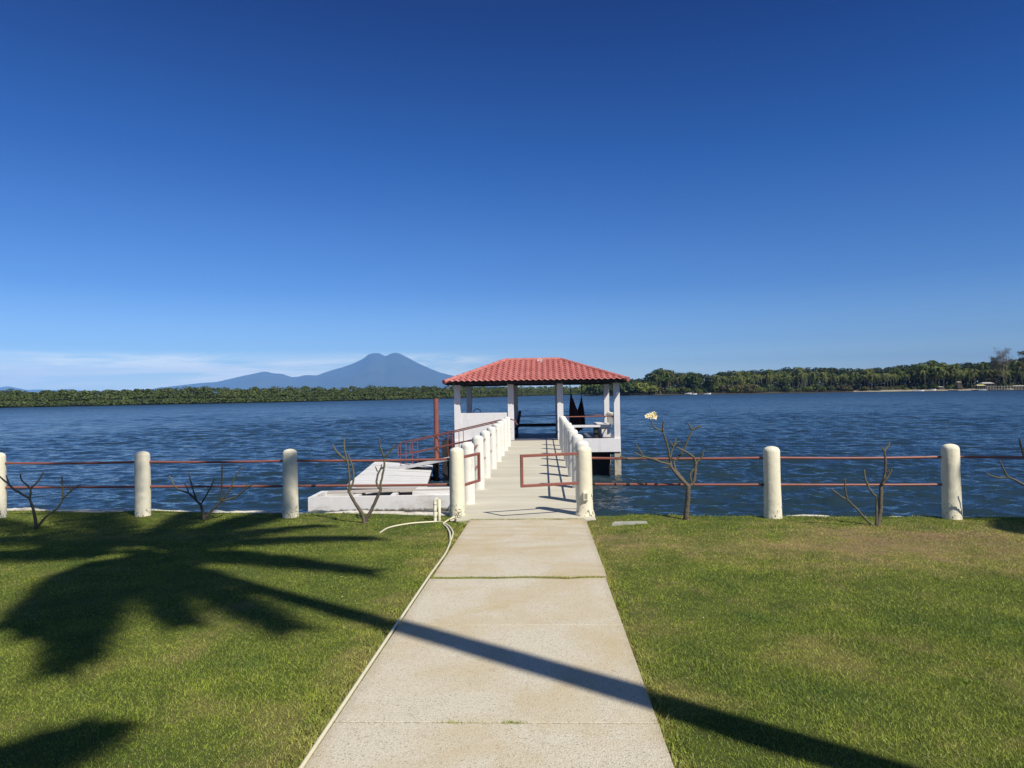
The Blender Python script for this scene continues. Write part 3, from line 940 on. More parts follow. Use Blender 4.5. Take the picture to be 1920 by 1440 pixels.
# roof
EX0, EX1, EY0, EY1 = -3.44, 2.90, 24.42, 29.85
EZ = 2.06; RZ = 2.90; RY = (EY0 + EY1) / 2
RX0, RX1 = -1.46, 0.66
def roof_face(axis):
    """one slope of corrugated tile-pattern sheet"""
    mb = MB()
    if axis in ('front', 'back'):
        a0, a1, r0, r1 = EX0, EX1, RX0, RX1; run = RY - EY0
    else:
        a0, a1 = EY0, EY1; r0 = r1 = RY; run = (RX0 - EX0) if axis == 'left' else (EX1 - RX1)
    pitch = 0.205; nsub = 8
    nx = int((a1 - a0) / pitch * nsub)
    course = 0.28; slope_len = math.hypot(run, RZ - EZ)
    nc = int(slope_len / course) + 1
    vs_ = []
    for c in range(nc):
        s0 = c * course / slope_len; s1 = min(1, (c + 1) * course / slope_len)
        vs_ += [(s0, 0.036), ((s0 * .7 + s1 * .3), 0.027), ((s0 * .3 + s1 * .7), 0.012), (s1 - 1e-4, 0.0)]
        if s1 >= 1: break
    cols = []
    for i in range(nx + 1):
        a = a0 + (a1 - a0) * i / nx
        lim = 1.0
        if a < r0: lim = (a - a0) / (r0 - a0)
        elif a > r1: lim = (a1 - a) / (a1 - r1)
        ph = (i / nsub) % 1.0
        w = 0.040 * (0.5 + 0.5 * math.cos(2 * PI * ph)) ** 0.8
        skew = 0.010 * math.sin(2 * PI * ph)
        col = []
        for s, st in vs_:
            ss = min(s + (0.026 * math.sin(2 * PI * ph) if s > 0 else 0), lim)
            ss = max(0, ss)
            h = w + (st if s <= lim else 0.0)
            z = EZ + (RZ - EZ) * ss + h
            if axis == 'front': col.append((a, EY0 + run * ss, z))
            elif axis == 'back': col.append((a, EY1 - run * ss, z))
            elif axis == 'left': col.append((EX0 + run * ss, a, z))
            else: col.append((EX1 - run * ss, a, z))
        cols.append(col)
    n = len(vs_)
    V = [p for c in cols for p in c]
    F = []
    for i in range(nx):
        for j in range(n - 1):
            a = i * n + j
            F.append((a, a + n, a + n + 1, a + 1))
    if axis in ('back', 'left'): F = [f[::-1] for f in F]
    mb.add(V, F)
    return mb
roof_part = part_empty('roof', gz); frame_part = part_empty('roof_frame', gz)
for ax in ('front', 'back', 'left', 'right'):
    o = roof_face(ax).build('roof_slope', M['roof'], roof_part, smooth=35)
    sm = o.modifiers.new('thick', 'SOLIDIFY'); sm.thickness = 0.012; sm.offset = -1
def cap(a, b, r=0.075):
    a = Vector(a); b = Vector(b); n = max(3, int((b - a).length / .33))
    mb = MB()
    for i in range(n):
        p = a.lerp(b, i / n); q = a.lerp(b, (i + 1.08) / n)
        mb.tube([p, q], [r * 1.08, r * .92], 12)
    mb.build('ridge_cap', M['roof'], roof_part, smooth=40)
for c in ((EX0, EY0), (EX0, EY1)): cap((c[0], c[1], EZ + .02), (RX0, RY, RZ + .02))
for c in ((EX1, EY0), (EX1, EY1)): cap((c[0], c[1], EZ + .02), (RX1, RY, RZ + .02))
cap((RX0, RY, RZ + .025), (RX1, RY, RZ + .025))
# rafters and purlins below the sheet
rf_i = 0
for x in np.arange(EX0 + .35, EX1 - .2, 0.62):
    lim = 1.0 if RX0 <= x <= RX1 else ((x - EX0) / (RX0 - EX0) if x < RX0 else (EX1 - x) / (EX1 - RX1))
    for sgn, y0 in ((1, EY0), (-1, EY1)):
        run = (RY - EY0) * lim
        a = Vector((x, y0 + sgn * .05, EZ - .045)); b = Vector((x, y0 + sgn * run, EZ - .045 + (RZ - EZ) * lim))
        mb = MB(); mb.tube([a, b], .032, 4); mb.build('rafter', M['dark_timber'], frame_part)
for yy in (EY0 + .16, EY1 - .16):
    mb = MB(); mb.box((EX0 + .06, yy - .012, EZ - .09), (EX1 - .06, yy + .012, EZ + .01)); mb.build('eave_board', M['dark_timber'], frame_part)
for xx in (EX0 + .03, EX1 - .03):
    mb = MB(); mb.box((xx - .012, EY0 + .06, EZ - .07), (xx + .012, EY1 - .06, EZ - .012)); mb.build('eave_board', M['dark_timber'], frame_part)
# ring shaped emblem near ridge
c = P(1012, 678, 27.1)
c = Vector((c.x, RY - 0.26, RZ - 0.055))
mb = MB(); pts = [c + Vector((math.cos(q) * .085, -.05, math.sin(q) * .06 + .03)) for q in np.linspace(0, 2 * PI, 17)]
mb.tube(pts, .017, 6, cap=False)
mb.tube([c + Vector((-.085, -.05, .03)), c + Vector((.085, -.05, .03))], .012, 6)
mb.build('vent_ring', M['white'], roof_part, smooth=40)
# piles and beams beneath
for x in PXs:
    for y in (GY0 + .10, GY1 - .25):
        bx((x - .115, y - .115, -2.9), (x + .115, y + .115, -0.345), 'pile', 'pile')
bx((GX0 + .1, GY0 + .25, -0.55), (GX1 - .1, GY0 + .45, -0.345), 'under_beam', 'dark_timber')
for x in (1.55, 2.0):
    for y in (GY0 + .9, GY0 + 2.2):
        bx((x - .1, y - .1, -2.9), (x + .1, y + .1, -0.345), 'pile', 'dark_timber')
bx((1.25, GY0 + .6, -2.2), (2.35, GY0 + .75, -0.56), 'under_shade_panel', 'dark_timber')  # solid dark panel standing for the shade among the piles below the deck
# landing at the left side
bx((-3.62, GY0 + .55, -0.30), (-3.17, GY0 + 1.7, .16), 'landing', 'white_wood')
bx((-3.66, GY0 + .30, -2.6), (-3.42, GY0 + .54, 0.02), 'landing_pile', 'dark_timber')
# globe lamp below the left eave
e = empty('globe_lamp', (-3.32, GY0 - .35, 1.95), 'small unlit white globe lamp under the left end of the gazebo eave', 'lamp')
mb = MB(); mb.lathe([(.01, -.055), (.035, -.045), (.052, -.015), (.052, .015), (.035, .042), (.02, .05)], 14, at=(-3.32, GY0 - .35, 1.90)); mb.build('globe', M['glass_bulb'], e, smooth='all')
mb = MB(); mb.lathe([(.024, .05), (.024, .11)], 10, at=(-3.32, GY0 - .35, 1.90)); mb.build('socket', M['black'], e)

# bench and table slab, right bay
b = empty('slab_bench', (1.6, GY0 + .75, 0), 'white concrete slab bench behind the rail in the right bay of the gazebo', 'bench')
bx((0.72, GY0 + .48, .40), (2.40, GY0 + .95, .485), 'seat', 'white', b)
bx((1.78, GY0 + .55, 0.002), (1.96, GY0 + .9, .398), 'support', 'dark_timber', b)
bx((.95, GY0 + .55, 0.002), (1.13, GY0 + .9, .398), 'support', 'white', b)
b = empty('side_bench', (2.3, GY0 + 2.4, 0), 'white masonry bench built along the right side of the gazebo floor', 'bench')
bx((2.02, GY0 + 1.15, .36), (2.44, GY1 - .4, .44), 'seat', 'white', b)
bx((2.10, GY0 + 1.2, 0.002), (2.42, GY1 - .45, .358), 'base', 'white', b)
# dark lounger / deck chair back left of doorway
b = empty('deck_chair', (-.9, GY0 + 2.3, 0), 'dark wooden deck chair with tilted back just inside the gazebo doorway', 'chair')
def slab(a, c, w, t, name, mat, par):
    a = Vector(a); c = Vector(c); d = (c - a); L = d.length; d.normalize()
    s_ = Vector((0, 1, 0)); n_ = d.cross(s_)
    Mx = Matrix(((d.x, s_.x, n_.x, a.x), (d.y, s_.y, n_.y, a.y), (d.z, s_.z, n_.z, a.z), (0, 0, 0, 1)))
    mb = MB(); mb.box((0, -w / 2, -t / 2), (L, w / 2, t / 2), Mx, bev=.008); mb.build(name, M[mat], par)
slab((-1.03, GY0 + 2.3, .33), (-.915, GY0 + 2.3, .98), .60, .10, 'backrest', 'dark_timber', b)
slab((-1.50, GY0 + 2.3, .33), (-1.03, GY0 + 2.3, .30), .56, .06, 'seat', 'dark_timber', b)
for sy in (-.25, .25):
    slab((-1.04, GY0 + 2.3 + sy, 0.002), (-1.04, GY0 + 2.3 + sy, .3), .05, .05, 'leg', 'dark_timber', b)
    slab((-1.46, GY0 + 2.3 + sy, 0.002), (-1.46, GY0 + 2.3 + sy, .3), .05, .05, 'leg', 'dark_timber', b)

# hammock
hm = empty('hammock', (1.25, GY0 + 2, 1.98), 'dark maroon cloth hammock hanging from the roof beam in the right bay', 'hammock')
A = Vector((P(1068, 722, 26.6).x, GY0 + 1.6, 1.99)); B = Vector((P(1090.5, 722, 28.4).x, GY0 + 3.5, 1.99))
A1 = Vector((P(1070.5, 742, 26.8).x, GY0 + 1.75, 1.52)); B1 = Vector((P(1090, 752, 28.2).x, GY0 + 3.25, 1.34))
for a, c in ((A, A1), (B, B1)):
    mb = MB(); mb.tube([a, a.lerp(c, .5) + Vector((.01, 0, -.01)), c], .018, 6); mb.tube([c + Vector((0, 0, .07)), c - Vector((0, 0, .05))], .038, 8)
    mb.build('rope', M['hammock'], hm)
def hammock_cloth():
    mb = MB(); n, m = 26, 14
    mid = Vector(((A1.x + B1.x) / 2 + .03, (A1.y + B1.y) / 2, .22))
    V = []
    for i in range(n + 1):
        t = i / n
        c = A1 * (1 - t) ** 2 + (mid * 2 - (A1 + B1) / 2) * (2 * t * (1 - t)) + B1 * t ** 2
        w = 0.02 + 0.24 * (math.sin(PI * t) ** .8)
        for j in range(m + 1):
            s = j / m * 2 - 1
            fold = .03 * math.sin(s * 14 + t * 5) * math.sin(PI * t)
            V.append((c.x + s * w + fold * .3, c.y - s * w * .25, c.z + (s * s) * w * .8 + fold - .05 * math.sin(PI * t)))
    F = [(i * (m + 1) + j, i * (m + 1) + j + 1, (i + 1) * (m + 1) + j + 1, (i + 1) * (m + 1) + j) for i in range(n) for j in range(m)]
    mb.add(V, F); return mb
o = hammock_cloth().build('cloth', M['hammock'], hm, smooth='all')
sm = o.modifiers.new('thick', 'SOLIDIFY'); sm.thickness = 0.01
# swim ladder hoop seen over the parapet
mb = MB()
c = P(895, 772, 29.6)
pts = [Vector((c.x + .17 * math.cos(q), GY1 + .12, .84 + .20 * math.sin(q))) for q in np.linspace(0, PI, 13)]
pts = [Vector((c.x + .17, GY1 + .12, -1.5))] + pts + [Vector((c.x - .17, GY1 + .12, -1.5))]
mb.tube(pts, .018, 8)
for z in (-.2, -.5, -.8, -1.1): mb.tube([(c.x - .17, GY1 + .12, z), (c.x + .17, GY1 + .12, z)], .014, 6)
tag(mb.build('swim_ladder', M['steel'], smooth=40), 'curved steel swim ladder hoop behind the white gazebo parapet', 'ladder')

# ------------------------------------------------------------------ floating dock, gangway, mooring pole
fd = empty('floating_dock', (-4.6, 20, -1.0), 'weathered white floating dock in the water left of the jetty', 'dock')
DZ = -0.90
q = [G(652, 907, DZ), G(801, 907, DZ), G(812, 872, DZ), G(704, 864.5, DZ)]
def prism(poly, z0, z1, name, mat, par, uv=None):
    n = len(poly); mb = MB()
    V = [(p.x, p.y, z0) for p in poly] + [(p.x, p.y, z1) for p in poly]
    F = [tuple(reversed(range(n))), tuple(range(n, 2 * n))] + [(i, (i + 1) % n, n + (i + 1) % n, n + i) for i in range(n)]
    mb.add(V, F); return mb.build(name, M[mat], par)
# deck planks across, laid front to back
NP = 9
for i in range(NP):
    t0 = i / NP + .0035; t1 = (i + 1) / NP - .0035
    l0, l1 = q[0].lerp(q[3], t0), q[0].lerp(q[3], t1)
    r0, r1 = q[1].lerp(q[2], t0), q[1].lerp(q[2], t1)
    prism([l0, r0, r1, l1], DZ - .05, DZ + .004 * math.sin(i * 3), 'plank', 'white_wood', fd)
prism([q[0] + Vector((.05, .06, 0)), q[1] + Vector((-.05, .06, 0)), q[2] + Vector((-.05, -.05, 0)), q[3] + Vector((.05, -.05, 0))], DZ - .34, DZ - .055, 'float', 'dark_timber', fd)
prism([q[0] + Vector((0, -.06, 0)), q[1] + Vector((0, -.06, 0)), q[1] + Vector((0, -.004, 0)), q[0] + Vector((0, -.004, 0))], DZ - .13, DZ - .01, 'edge_board', 'white_wood', fd)
fp = empty('concrete_pontoon', (-4.6, 17.9, -1.0), 'long white pontoon box lying between the seawall and the floating dock', 'pontoon')
a = G(577.5, 933.5, -.93); c = G(905, 927.5, -.90)
a = Vector((a.x, a.y, 0)); c = Vector((-1.34, c.y + .15, 0))
dd = (c - a).normalized(); nn = Vector((-dd.y, dd.x, 0))
Lp = (c - a).length
def pp(u, v): return a + dd * u + nn * v
prism([pp(0, 0), pp(Lp, 0), pp(Lp, .16), pp(0, .16)], -1.48, -.92, 'side_wall', 'white_wood', fp)
prism([pp(0, 1.15), pp(Lp, 1.15), pp(Lp, 1.3), pp(0, 1.3)], -1.48, -.93, 'side_wall', 'white_wood', fp)
prism([pp(0, .162), pp(.14, .162), pp(.14, 1.148), pp(0, 1.148)], -1.48, -.925, 'end_wall', 'white_wood', fp)
prism([pp(Lp * .56, .162), pp(Lp - .002, .162), pp(Lp - .002, 1.148), pp(Lp * .56, 1.148)], -1.48, -.85, 'box_section', 'white_wood', fp)
prism([pp(.142, .162), pp(Lp * .56 - .002, .162), pp(Lp * .56 - .002, 1.148), pp(.142, 1.148)], -1.45, -1.12, 'inner_floor', 'dark_timber', fp)
for u in (1.1, 2.05, 2.8):
    prism([pp(u, .163), pp(u + .14, .163), pp(u + .14, 1.147), pp(u, 1.147)], -1.118, -.93, 'rib', 'white_wood', fp)
# loose weathered boards on the pontoon
for (u0, v0, u1, v1, w, z) in ((.35, .50, 3.9, .95, .42, -.875), (1.0, 1.02, 4.0, 1.25, .30, -.80), (2.3, .28, 4.1, .55, .20, -.83)):
    P0 = pp(u0, v0); P1 = pp(u1, v1); d2 = (P1 - P0).normalized(); n2 = Vector((-d2.y, d2.x, 0)) * w
    o = prism([P0, P1, P1 + n2, P0 + n2], z - .035, z, 'plank', 'grey_wood', None)
    o.name = 'loose_plank'
    tag(o, {-.875: 'longest grey weathered board lying along the front pontoon', -.80: 'grey weathered board highest at the back of the front pontoon', -.83: 'narrow short grey board near the middle of the front pontoon'}[z], 'plank', 'loose boards on the pontoon')
# mooring shelf under right part of pontoon
mb = MB(); mb.box((-5.4, 16.6, -1.55), (-1.4, 17.6, -1.262)); tag(mb.build('mud_bank', M['pile']), kind='structure')
# gangway
gw = empty('gangway', (-1.3, 23.2, 0), 'white gangway with red pipe handrails sloping from the jetty down to the floating dock', 'gangway')
g0 = Vector((-1.32, 22.75, -.03)); g1 = G(748, 877, DZ + .05); g1 = Vector((g1.x, g1.y, DZ + .06))
gd = (g1 - g0); gl = gd.length; gd.normalize(); gn = Vector((-gd.y, gd.x, 0)).normalized()
if gn.y < 0: gn = -gn
gu = gd.cross(gn); gu = gu if gu.z > 0 else -gu
def gbox(u0, v0, w0, u1, v1, w1, name, mat):
    Mx = Matrix(((gd.x, gn.x, gu.x, g0.x), (gd.y, gn.y, gu.y, g0.y), (gd.z, gn.z, gu.z, g0.z), (0, 0, 0, 1)))
    mb = MB(); mb.box((u0, v0, w0), (u1, v1, w1), Mx); return mb.build(name, M[mat], gw)
GWW = .72
gbox(0, 0, -.10, gl, .07, .02, 'side_beam', 'white_wood')
gbox(0, GWW, -.10, gl, GWW + .07, .02, 'side_beam', 'white_wood')
gbox(0.02, .072, -.05, gl - .02, GWW - .002, -.012, 'tread_board', 'white_wood')
def gpt(u, v, w): return g0 + gd * u + gn * v + Vector((0, 0, w))
for v in (.035, GWW + .035):
    hr = .84
    tops = [gpt(-.15, v, hr - .22), gpt(-.05, v, hr - .05), gpt(.12, v, hr + .02), gpt(gl * .5, v, hr), gpt(gl - .15, v, hr), gpt(gl, v, hr - .06), gpt(gl + .07, v, hr - .22), gpt(gl + .05, v, hr * .5)]
    mb = MB(); mb.tube(tops, .019, 8); mb.build('handrail', M['red_pipe'], gw, smooth=40)
    mb = MB(); mb.tube([gpt(.1, v, hr * .5), gpt(gl - .02, v, hr * .5)], .017, 8); mb.build('mid_rail', M['red_pipe'], gw, smooth=40)
    for u in (.30, .42, gl * .47, gl * .47 + .18, gl - .28, gl - .06):
        mb = MB(); mb.tube([gpt(u, v, 0), gpt(u, v, hr)], .012, 6); mb.build('baluster', M['red_pipe'], gw, smooth=40)
# mooring pole
c = P(818, 800, 24.9)
e = empty('mooring_pole', (c.x, c.y, -1.3), 'tall red painted steel mooring pole standing in the water beside the floating dock', 'pole')
mb = MB(); mb.tube([(c.x, c.y, -2.8), (c.x, c.y, -.75)], .088, 14); mb.build('lower_pole', M['pile'], e, smooth=40)
mb = MB(); mb.tube([(c.x, c.y, -.75), (c.x, c.y, 1.52)], .086, 14); mb.build('upper_pole', M['red_pipe'], e, smooth=40)
mb = MB(); mb.tube([(c.x + .02, c.y - .30, -2.8), (c.x, c.y - .30, -.72)], .10, 10); mb.build('fender_pile', M['dark_timber'], e, smooth=40)

# ------------------------------------------------------------------ pipes, hose, slab
e = empty('pipe_stub', (G(818, 972, 0).x, G(818, 972, 0).y, 0), 'cream painted plastic pipe elbow sticking out of the grass beside the left gate post', 'pipe')
w0 = G(815, 976, 0)
Zp = w0.dot(FWD)
def pq(px, py, dz=0): return P(px, py, Zp + dz)
mb = MB(); mb.tube([pq(816, 985), pq(815.5, 945), pq(815.5, 940), pq(817, 936.5), pq(821, 935)], .0225, 12); mb.build('elbow_pipe', M['pvc'], e, smooth=40)
mb = MB(); mb.tube([pq(824, 984, .05), pq(823.5, 938, .05)], .020, 12, dome=True); mb.build('straight_pipe', M['pvc'], e, smooth=40)
mb = MB()
for yy in (945, 957, 968): mb.tube([pq(815.5, yy), pq(815.5, yy + 1.6)], .0245, 12)
mb.build('strap', M['grey_slab'], e, smooth=40)

def gpt2(px, py, h=.014):
    z = 0.0
    for _ in range(3):
        p = G(px, py, z); z = lawn_surface(p.x, p.y) + h
    return p
def smooth_path(pts, n=6):
    outp = []
    for i in range(len(pts) - 1):
        p0 = pts[max(i - 1, 0)]; p1 = pts[i]; p2 = pts[i + 1]; p3 = pts[min(i + 2, len(pts) - 1)]
        for k in range(n):
            t = k / n
            outp.append(0.5 * ((2 * p1) + (p2 - p0) * t + (2 * p0 - 5 * p1 + 4 * p2 - p3) * t * t + (3 * p1 - p0 - 3 * p2 + p3) * t ** 3))
    outp.append(pts[-1]); return outp
hp = [gpt2(713, 998.5), gpt2(730, 989), gpt2(765, 982), gpt2(800, 979), gpt2(825, 978.5), gpt2(840, 985), gpt2(849, 997), gpt2(848, 1006), gpt2(845, 1014)]
for (y, dx) in ((7.55, .035), (7.1, .022), (6.2, .025), (5.2, .022), (4.2, .024), (3.3, .022), (2.2, .024), (.5, .03), (-2, .03)):
    hp.append(Vector((PX0 - dx, y, lawn_surface(PX0 - dx, y) + .017)))
mb = MB(); mb.tube(smooth_path(hp), .0105, 8)
tag(mb.build('garden_hose', M['hose'], smooth=60), 'long cream garden hose curving over the grass and along the left edge of the path', 'hose')
hp = [P(862, 964, 9.2), gpt2(856, 968, .05), gpt2(846, 972, .03), gpt2(833, 980, .02), gpt2(832, 983), gpt2(838, 989), gpt2(843, 998), gpt2(844.5, 1010), gpt2(845, 1012)]
mb = MB(); mb.tube(smooth_path(hp), .012, 8)
kn = P(859, 962, 9.22)
for i in range(4):
    ang = i * 1.3
    pts = [kn + Vector((.045 * math.cos(q + ang), .02 * math.sin(q * 2), .035 * math.sin(q) + .012 * i - .02)) for q in np.linspace(0, 5.6, 14)]
    mb.tube(pts, .006, 6)
tag(mb.build('short_hose', M['hose'], smooth=60), 'short cream hose tied to the foot of the left gate post', 'hose')
# cover slab on the lawn edge
c = [G(1147, 983, .02), G(1214, 981, .02), G(1212, 977, .02), G(1152, 978, .02)]
o = prism(c, -.03, .022, 'cover_slab', 'grey_slab', None)
tag(o, 'flat grey concrete cover slab lying in the grass right of the gate post', 'slab')
# rubble in front of pontoon
# ------------------------------------------------------------------ frangipani shrubs
def shrub(base, limbs, label, r0=.02, twist=0.12, seed=0, z0=0.0, flowers=None):
    """limbs: (points in photo pixels, start radius, end radius); depth drifts away from the stem"""
    rr = random.Random(seed)
    b = G(base[0], base[1], z0)
    Z0 = b.dot(FWD)
    e = empty('frangipani', (b.x, b.y, z0), label, 'shrub', 'bare frangipani shrubs along the fence')
    depth = {}
    for k, (pts, ra, rb) in enumerate(limbs):
        drift = rr.uniform(-twist, twist)
        d = depth.get(tuple(pts[0]), 0.0)
        P3 = []
        acc = 0
        for i, q in enumerate(pts):
            if i: acc += math.hypot(q[0] - pts[i - 1][0], q[1] - pts[i - 1][1]) * Z0 / F_PX
            dd_ = d + drift * acc * 1.6
            depth.setdefault(tuple(q), dd_)
            P3.append(P(q[0], q[1], Z0 + depth[tuple(q)]))
        n = 4
        sp = smooth_path(P3, n)
        for i in range(1, len(sp) - 1):
            sp[i] = sp[i] + Vector((rr.gauss(0, .0022), rr.gauss(0, .002), rr.gauss(0, .0022)))
        m = len(sp) - 1
        rad = [1.15 * (ra + (rb - ra) * i / m) * rr.uniform(.93, 1.10) + .0012 * math.sin(i * 2.2 + k) for i in range(m + 1)]
        # blunt, slightly swollen tips
        rad[-1] = rb * 1.15; 
        if m > 3: rad[-2] = rb * 1.05
        if k == 0:
            rad[0] *= 1.35
        mb = MB(); mb.tube(sp, rad, 9, dome=True)
        mb.build('trunk' if k == 0 else 'branch', M['bark'] if (ra > .014) else M['bark_green'], e, smooth=60)
    if flowers:
        fx, fy, n = flowers
        c = P(fx, fy, Z0 + .03)
        for i in range(n):
            o_ = Vector((rr.uniform(-.065, .065), rr.uniform(-.04, .04), rr.uniform(-.035, .04)))
            ax = Vector((rr.uniform(-.6, .6), -1, rr.uniform(-.2, .8))).normalized()
            u = ax.orthogonal().normalized(); v = ax.cross(u)
            pet = MB(); s = .030
            for t in range(5):
                a = t * 2 * PI / 5 + rr.uniform(-.1, .1)
                d1 = u * math.cos(a) + v * math.sin(a); d2 = u * math.cos(a + .55) + v * math.sin(a + .55); d0 = u * math.cos(a - .45) + v * math.sin(a - .45)
                cc = c + o_
                pet.cur = 0
                pet.add([cc + d1 * .008, cc + d0 * s * .65 + ax * .004, cc + d1 * s * 1.15 + ax * .010, cc + d2 * s * .8 + ax * .004, ], [(0, 1, 2, 3)])
                pet.cur = 1
                pet.add([cc + ax * .001, cc + d0 * s * .34 + ax * .005, cc + d1 * s * .5 + ax * .009, cc + d2 * s * .36 + ax * .005], [(0, 1, 2, 3)])
            pet.build('flower', [M['petal'], M['petal_y']], e)
        mb = MB(); mb.tube([P(fx + 2, fy + 10, Z0), c], .007, 6); mb.build('flower_stalk', M['bark_green'], e)
    return e
shrub((68, 990), [
    ([(68.5, 990), (64, 962), (55.4, 934)], .019, .013),
    ([(55.4, 934), (29, 919.6), (17.5, 908), (8, 901), (0, 893)], .012, .008),
    ([(17.5, 908), (11.7, 892)], .009, .007),
    ([(55.4, 934), (57, 916.7), (40.8, 900.6), (38.8, 889)], .012, .007),
    ([(57, 916.7), (71.5, 902), (81.7, 883)], .010, .007),
    ([(68.5, 990), (87.5, 967.7), (109.4, 950), (116.7, 935.6), (116, 893.3)], .014, .008),
    ([(116.7, 935.6), (134, 919.6), (151.7, 908.5)], .010, .007),
    ([(134, 919.6), (130.4, 909)], .008, .006)], 'bare forked frangipani shrub in shade at the far left of the lawn edge', seed=1)
shrub((383, 974), [
    ([(383, 974), (379, 956), (376, 946), (370, 941)], .018, .013),
    ([(370, 941), (354, 925), (332.5, 916.7), (317.3, 892.7)], .012, .008),
    ([(354, 925), (351.5, 916.7), (345, 905.6)], .009, .006),
    ([(370, 941), (361.7, 916.7), (353, 886.6)], .011, .008),
    ([(376, 946), (390.8, 922.5), (402, 897.7)], .010, .007),
    ([(383, 972), (398, 957), (414, 940)], .016, .012),
    ([(414, 940), (415.6, 916.7), (416.5, 870)], .011, .008),
    ([(414, 940), (431.7, 916.7), (437.5, 900.6), (454.4, 876.4)], .011, .007),
    ([(414, 940), (443, 931), (462, 915), (477, 907.3)], .011, .006),
    ([(462, 915), (463, 905)], .008, .006)], 'bare frangipani shrub with many upright forks between the two left fence posts', seed=2)
shrub((684, 980), [
    ([(684, 981), (677.7, 961.7), (665, 942), (653.8, 922)], .022, .016),
    ([(653.8, 922), (654.8, 893), (651.7, 865.8)], .013, .011),
    ([(651.7, 865.8), (630.8, 847), (624.6, 833.5)], .012, .009),
    ([(651.7, 865.8), (645.4, 840.8), (645.4, 823)], .012, .009),
    ([(653.8, 922), (662, 903.3), (662.5, 882.5), (653.8, 853.3)], .013, .009),
    ([(684, 980), (690, 968), (702, 945), (714, 919)], .021, .016),
    ([(714, 919), (714.2, 903.3), (720.4, 876), (720.4, 857.5)], .013, .010),
    ([(720.4, 857.5), (713, 838.8), (711.7, 822)], .010, .008),
    ([(720.4, 857.5), (733, 845), (739.6, 833.5)], .011, .009),
    ([(714, 919), (706.9, 907.5), (708, 890.8), (714, 878.3)], .012, .010),
    ([(714, 878.3), (722, 875)], .011, .009),
    ([(708, 884), (703.8, 875)], .007, .006),
    ([(714, 878.3), (715.8, 871)], .009, .007)], 'bare V shaped frangipani shrub in sun in front of the floating dock', seed=3)
shrub((1286, 974), [
    ([(1286, 976), (1286.5, 965), (1288, 953.5), (1290, 930), (1291, 913)], .033, .026),
    ([(1291, 913), (1279.5, 900), (1260, 878.8), (1257, 866)], .023, .016),
    ([(1257, 866), (1253.9, 846.8), (1249, 828), (1243, 809.4)], .013, .011),
    ([(1243, 809.4), (1233, 805), (1224, 798.7), (1221.8, 788)], .010, .007),
    ([(1243, 809.4), (1243, 800), (1244, 790)], .011, .011),
    ([(1257, 871), (1245.3, 868), (1225, 861), (1209, 857.4)], .013, .011),
    ([(1209, 857.4), (1187.7, 860.6), (1172, 859), (1163, 855.3)], .011, .007),
    ([(1209, 857.4), (1200, 846), (1193, 832.9)], .010, .007),
    ([(1206, 857), (1197, 852), (1188.7, 848.3)], .008, .006),
    ([(1257, 862), (1259, 848), (1264.5, 834), (1267.7, 822)], .011, .008),
    ([(1264.5, 834), (1270, 830), (1277, 827.6)], .008, .006),
    ([(1263, 837), (1256, 827.5)], .008, .007),
    ([(1256, 874), (1248.5, 863)], .008, .006),
    ([(1255, 875.5), (1249, 877), (1243, 877.7)], .008, .007),
    ([(1288, 908.7), (1276, 893), (1266, 880), (1263.5, 866)], .016, .013),
    ([(1263.5, 866), (1270, 859), (1279.5, 846.8), (1288, 829.7), (1297.6, 806.2)], .013, .010),
    ([(1297.6, 806.2), (1294, 800), (1291.2, 795)], .010, .009),
    ([(1297.6, 806.2), (1306, 802), (1315, 798.5)], .011, .010),
    ([(1293, 911), (1300.8, 902.3), (1303, 885), (1305, 868)], .021, .018),
    ([(1305, 868), (1300.8, 857.4)], .017, .014),
    ([(1300.8, 857.4), (1289, 848.9), (1268.8, 839.3)], .013, .009),
    ([(1305, 868), (1311, 863), (1315.8, 857.4), (1320, 843.6)], .013, .009),
    ([(1300, 880), (1294.4, 889.5), (1296, 903)], .010, .010)], 'tall branching frangipani shrub with a pale yellow flower cluster right of the jetty', seed=4, flowers=(1219.5, 779.5, 11))
shrub((1645, 987), [
    ([(1646, 988), (1649, 970), (1651, 953), (1651.5, 930), (1652, 909.4)], .021, .019),
    ([(1652, 909.4), (1655, 903), (1659.7, 887.5), (1660, 865), (1658.6, 846)], .015, .011),
    ([(1658.6, 846), (1664, 838), (1667.4, 829.5)], .011, .009),
    ([(1658.6, 846), (1652, 837.2)], .009, .006),
    ([(1654, 909), (1661, 899), (1668.5, 887.5), (1671, 881)], .012, .010),
    ([(1668.5, 887.5), (1665.5, 881)], .008, .005),
    ([(1643, 987), (1643.5, 960), (1644.4, 933.4)], .014, .013),
    ([(1644.4, 933.4), (1631.3, 918), (1623.6, 900.6), (1619.9, 881)], .011, .009),
    ([(1640, 988), (1625, 975), (1609.4, 957.5), (1589.7, 937.8)], .012, .010),
    ([(1589.7, 937.8), (1574.4, 929), (1558, 916)], .010, .008),
    ([(1589.7, 937.8), (1585.3, 922.5), (1583.8, 897.4)], .010, .008)], 'bare three stemmed frangipani shrub in sun in the right bay of the fence', seed=5)
shrub((1962, 985), [
    ([(1962, 987), (1960, 960), (1950, 935)], .026, .020),
    ([(1950, 935), (1935, 918), (1920, 909.4), (1889.4, 894)], .015, .011),
    ([(1889.4, 894), (1880, 896), (1871.9, 895.5), (1860, 893), (1850, 887.5)], .010, .007),
    ([(1889.4, 894), (1882, 880), (1875, 864.5)], .010, .007),
    ([(1950, 935), (1936, 895), (1918.9, 852.5), (1911, 822)], .015, .009),
    ([(1950, 935), (1975, 900), (1990, 860)], .014, .009)], 'shaded bare frangipani shrub whose limbs reach in at the right edge of the photo', seed=6)

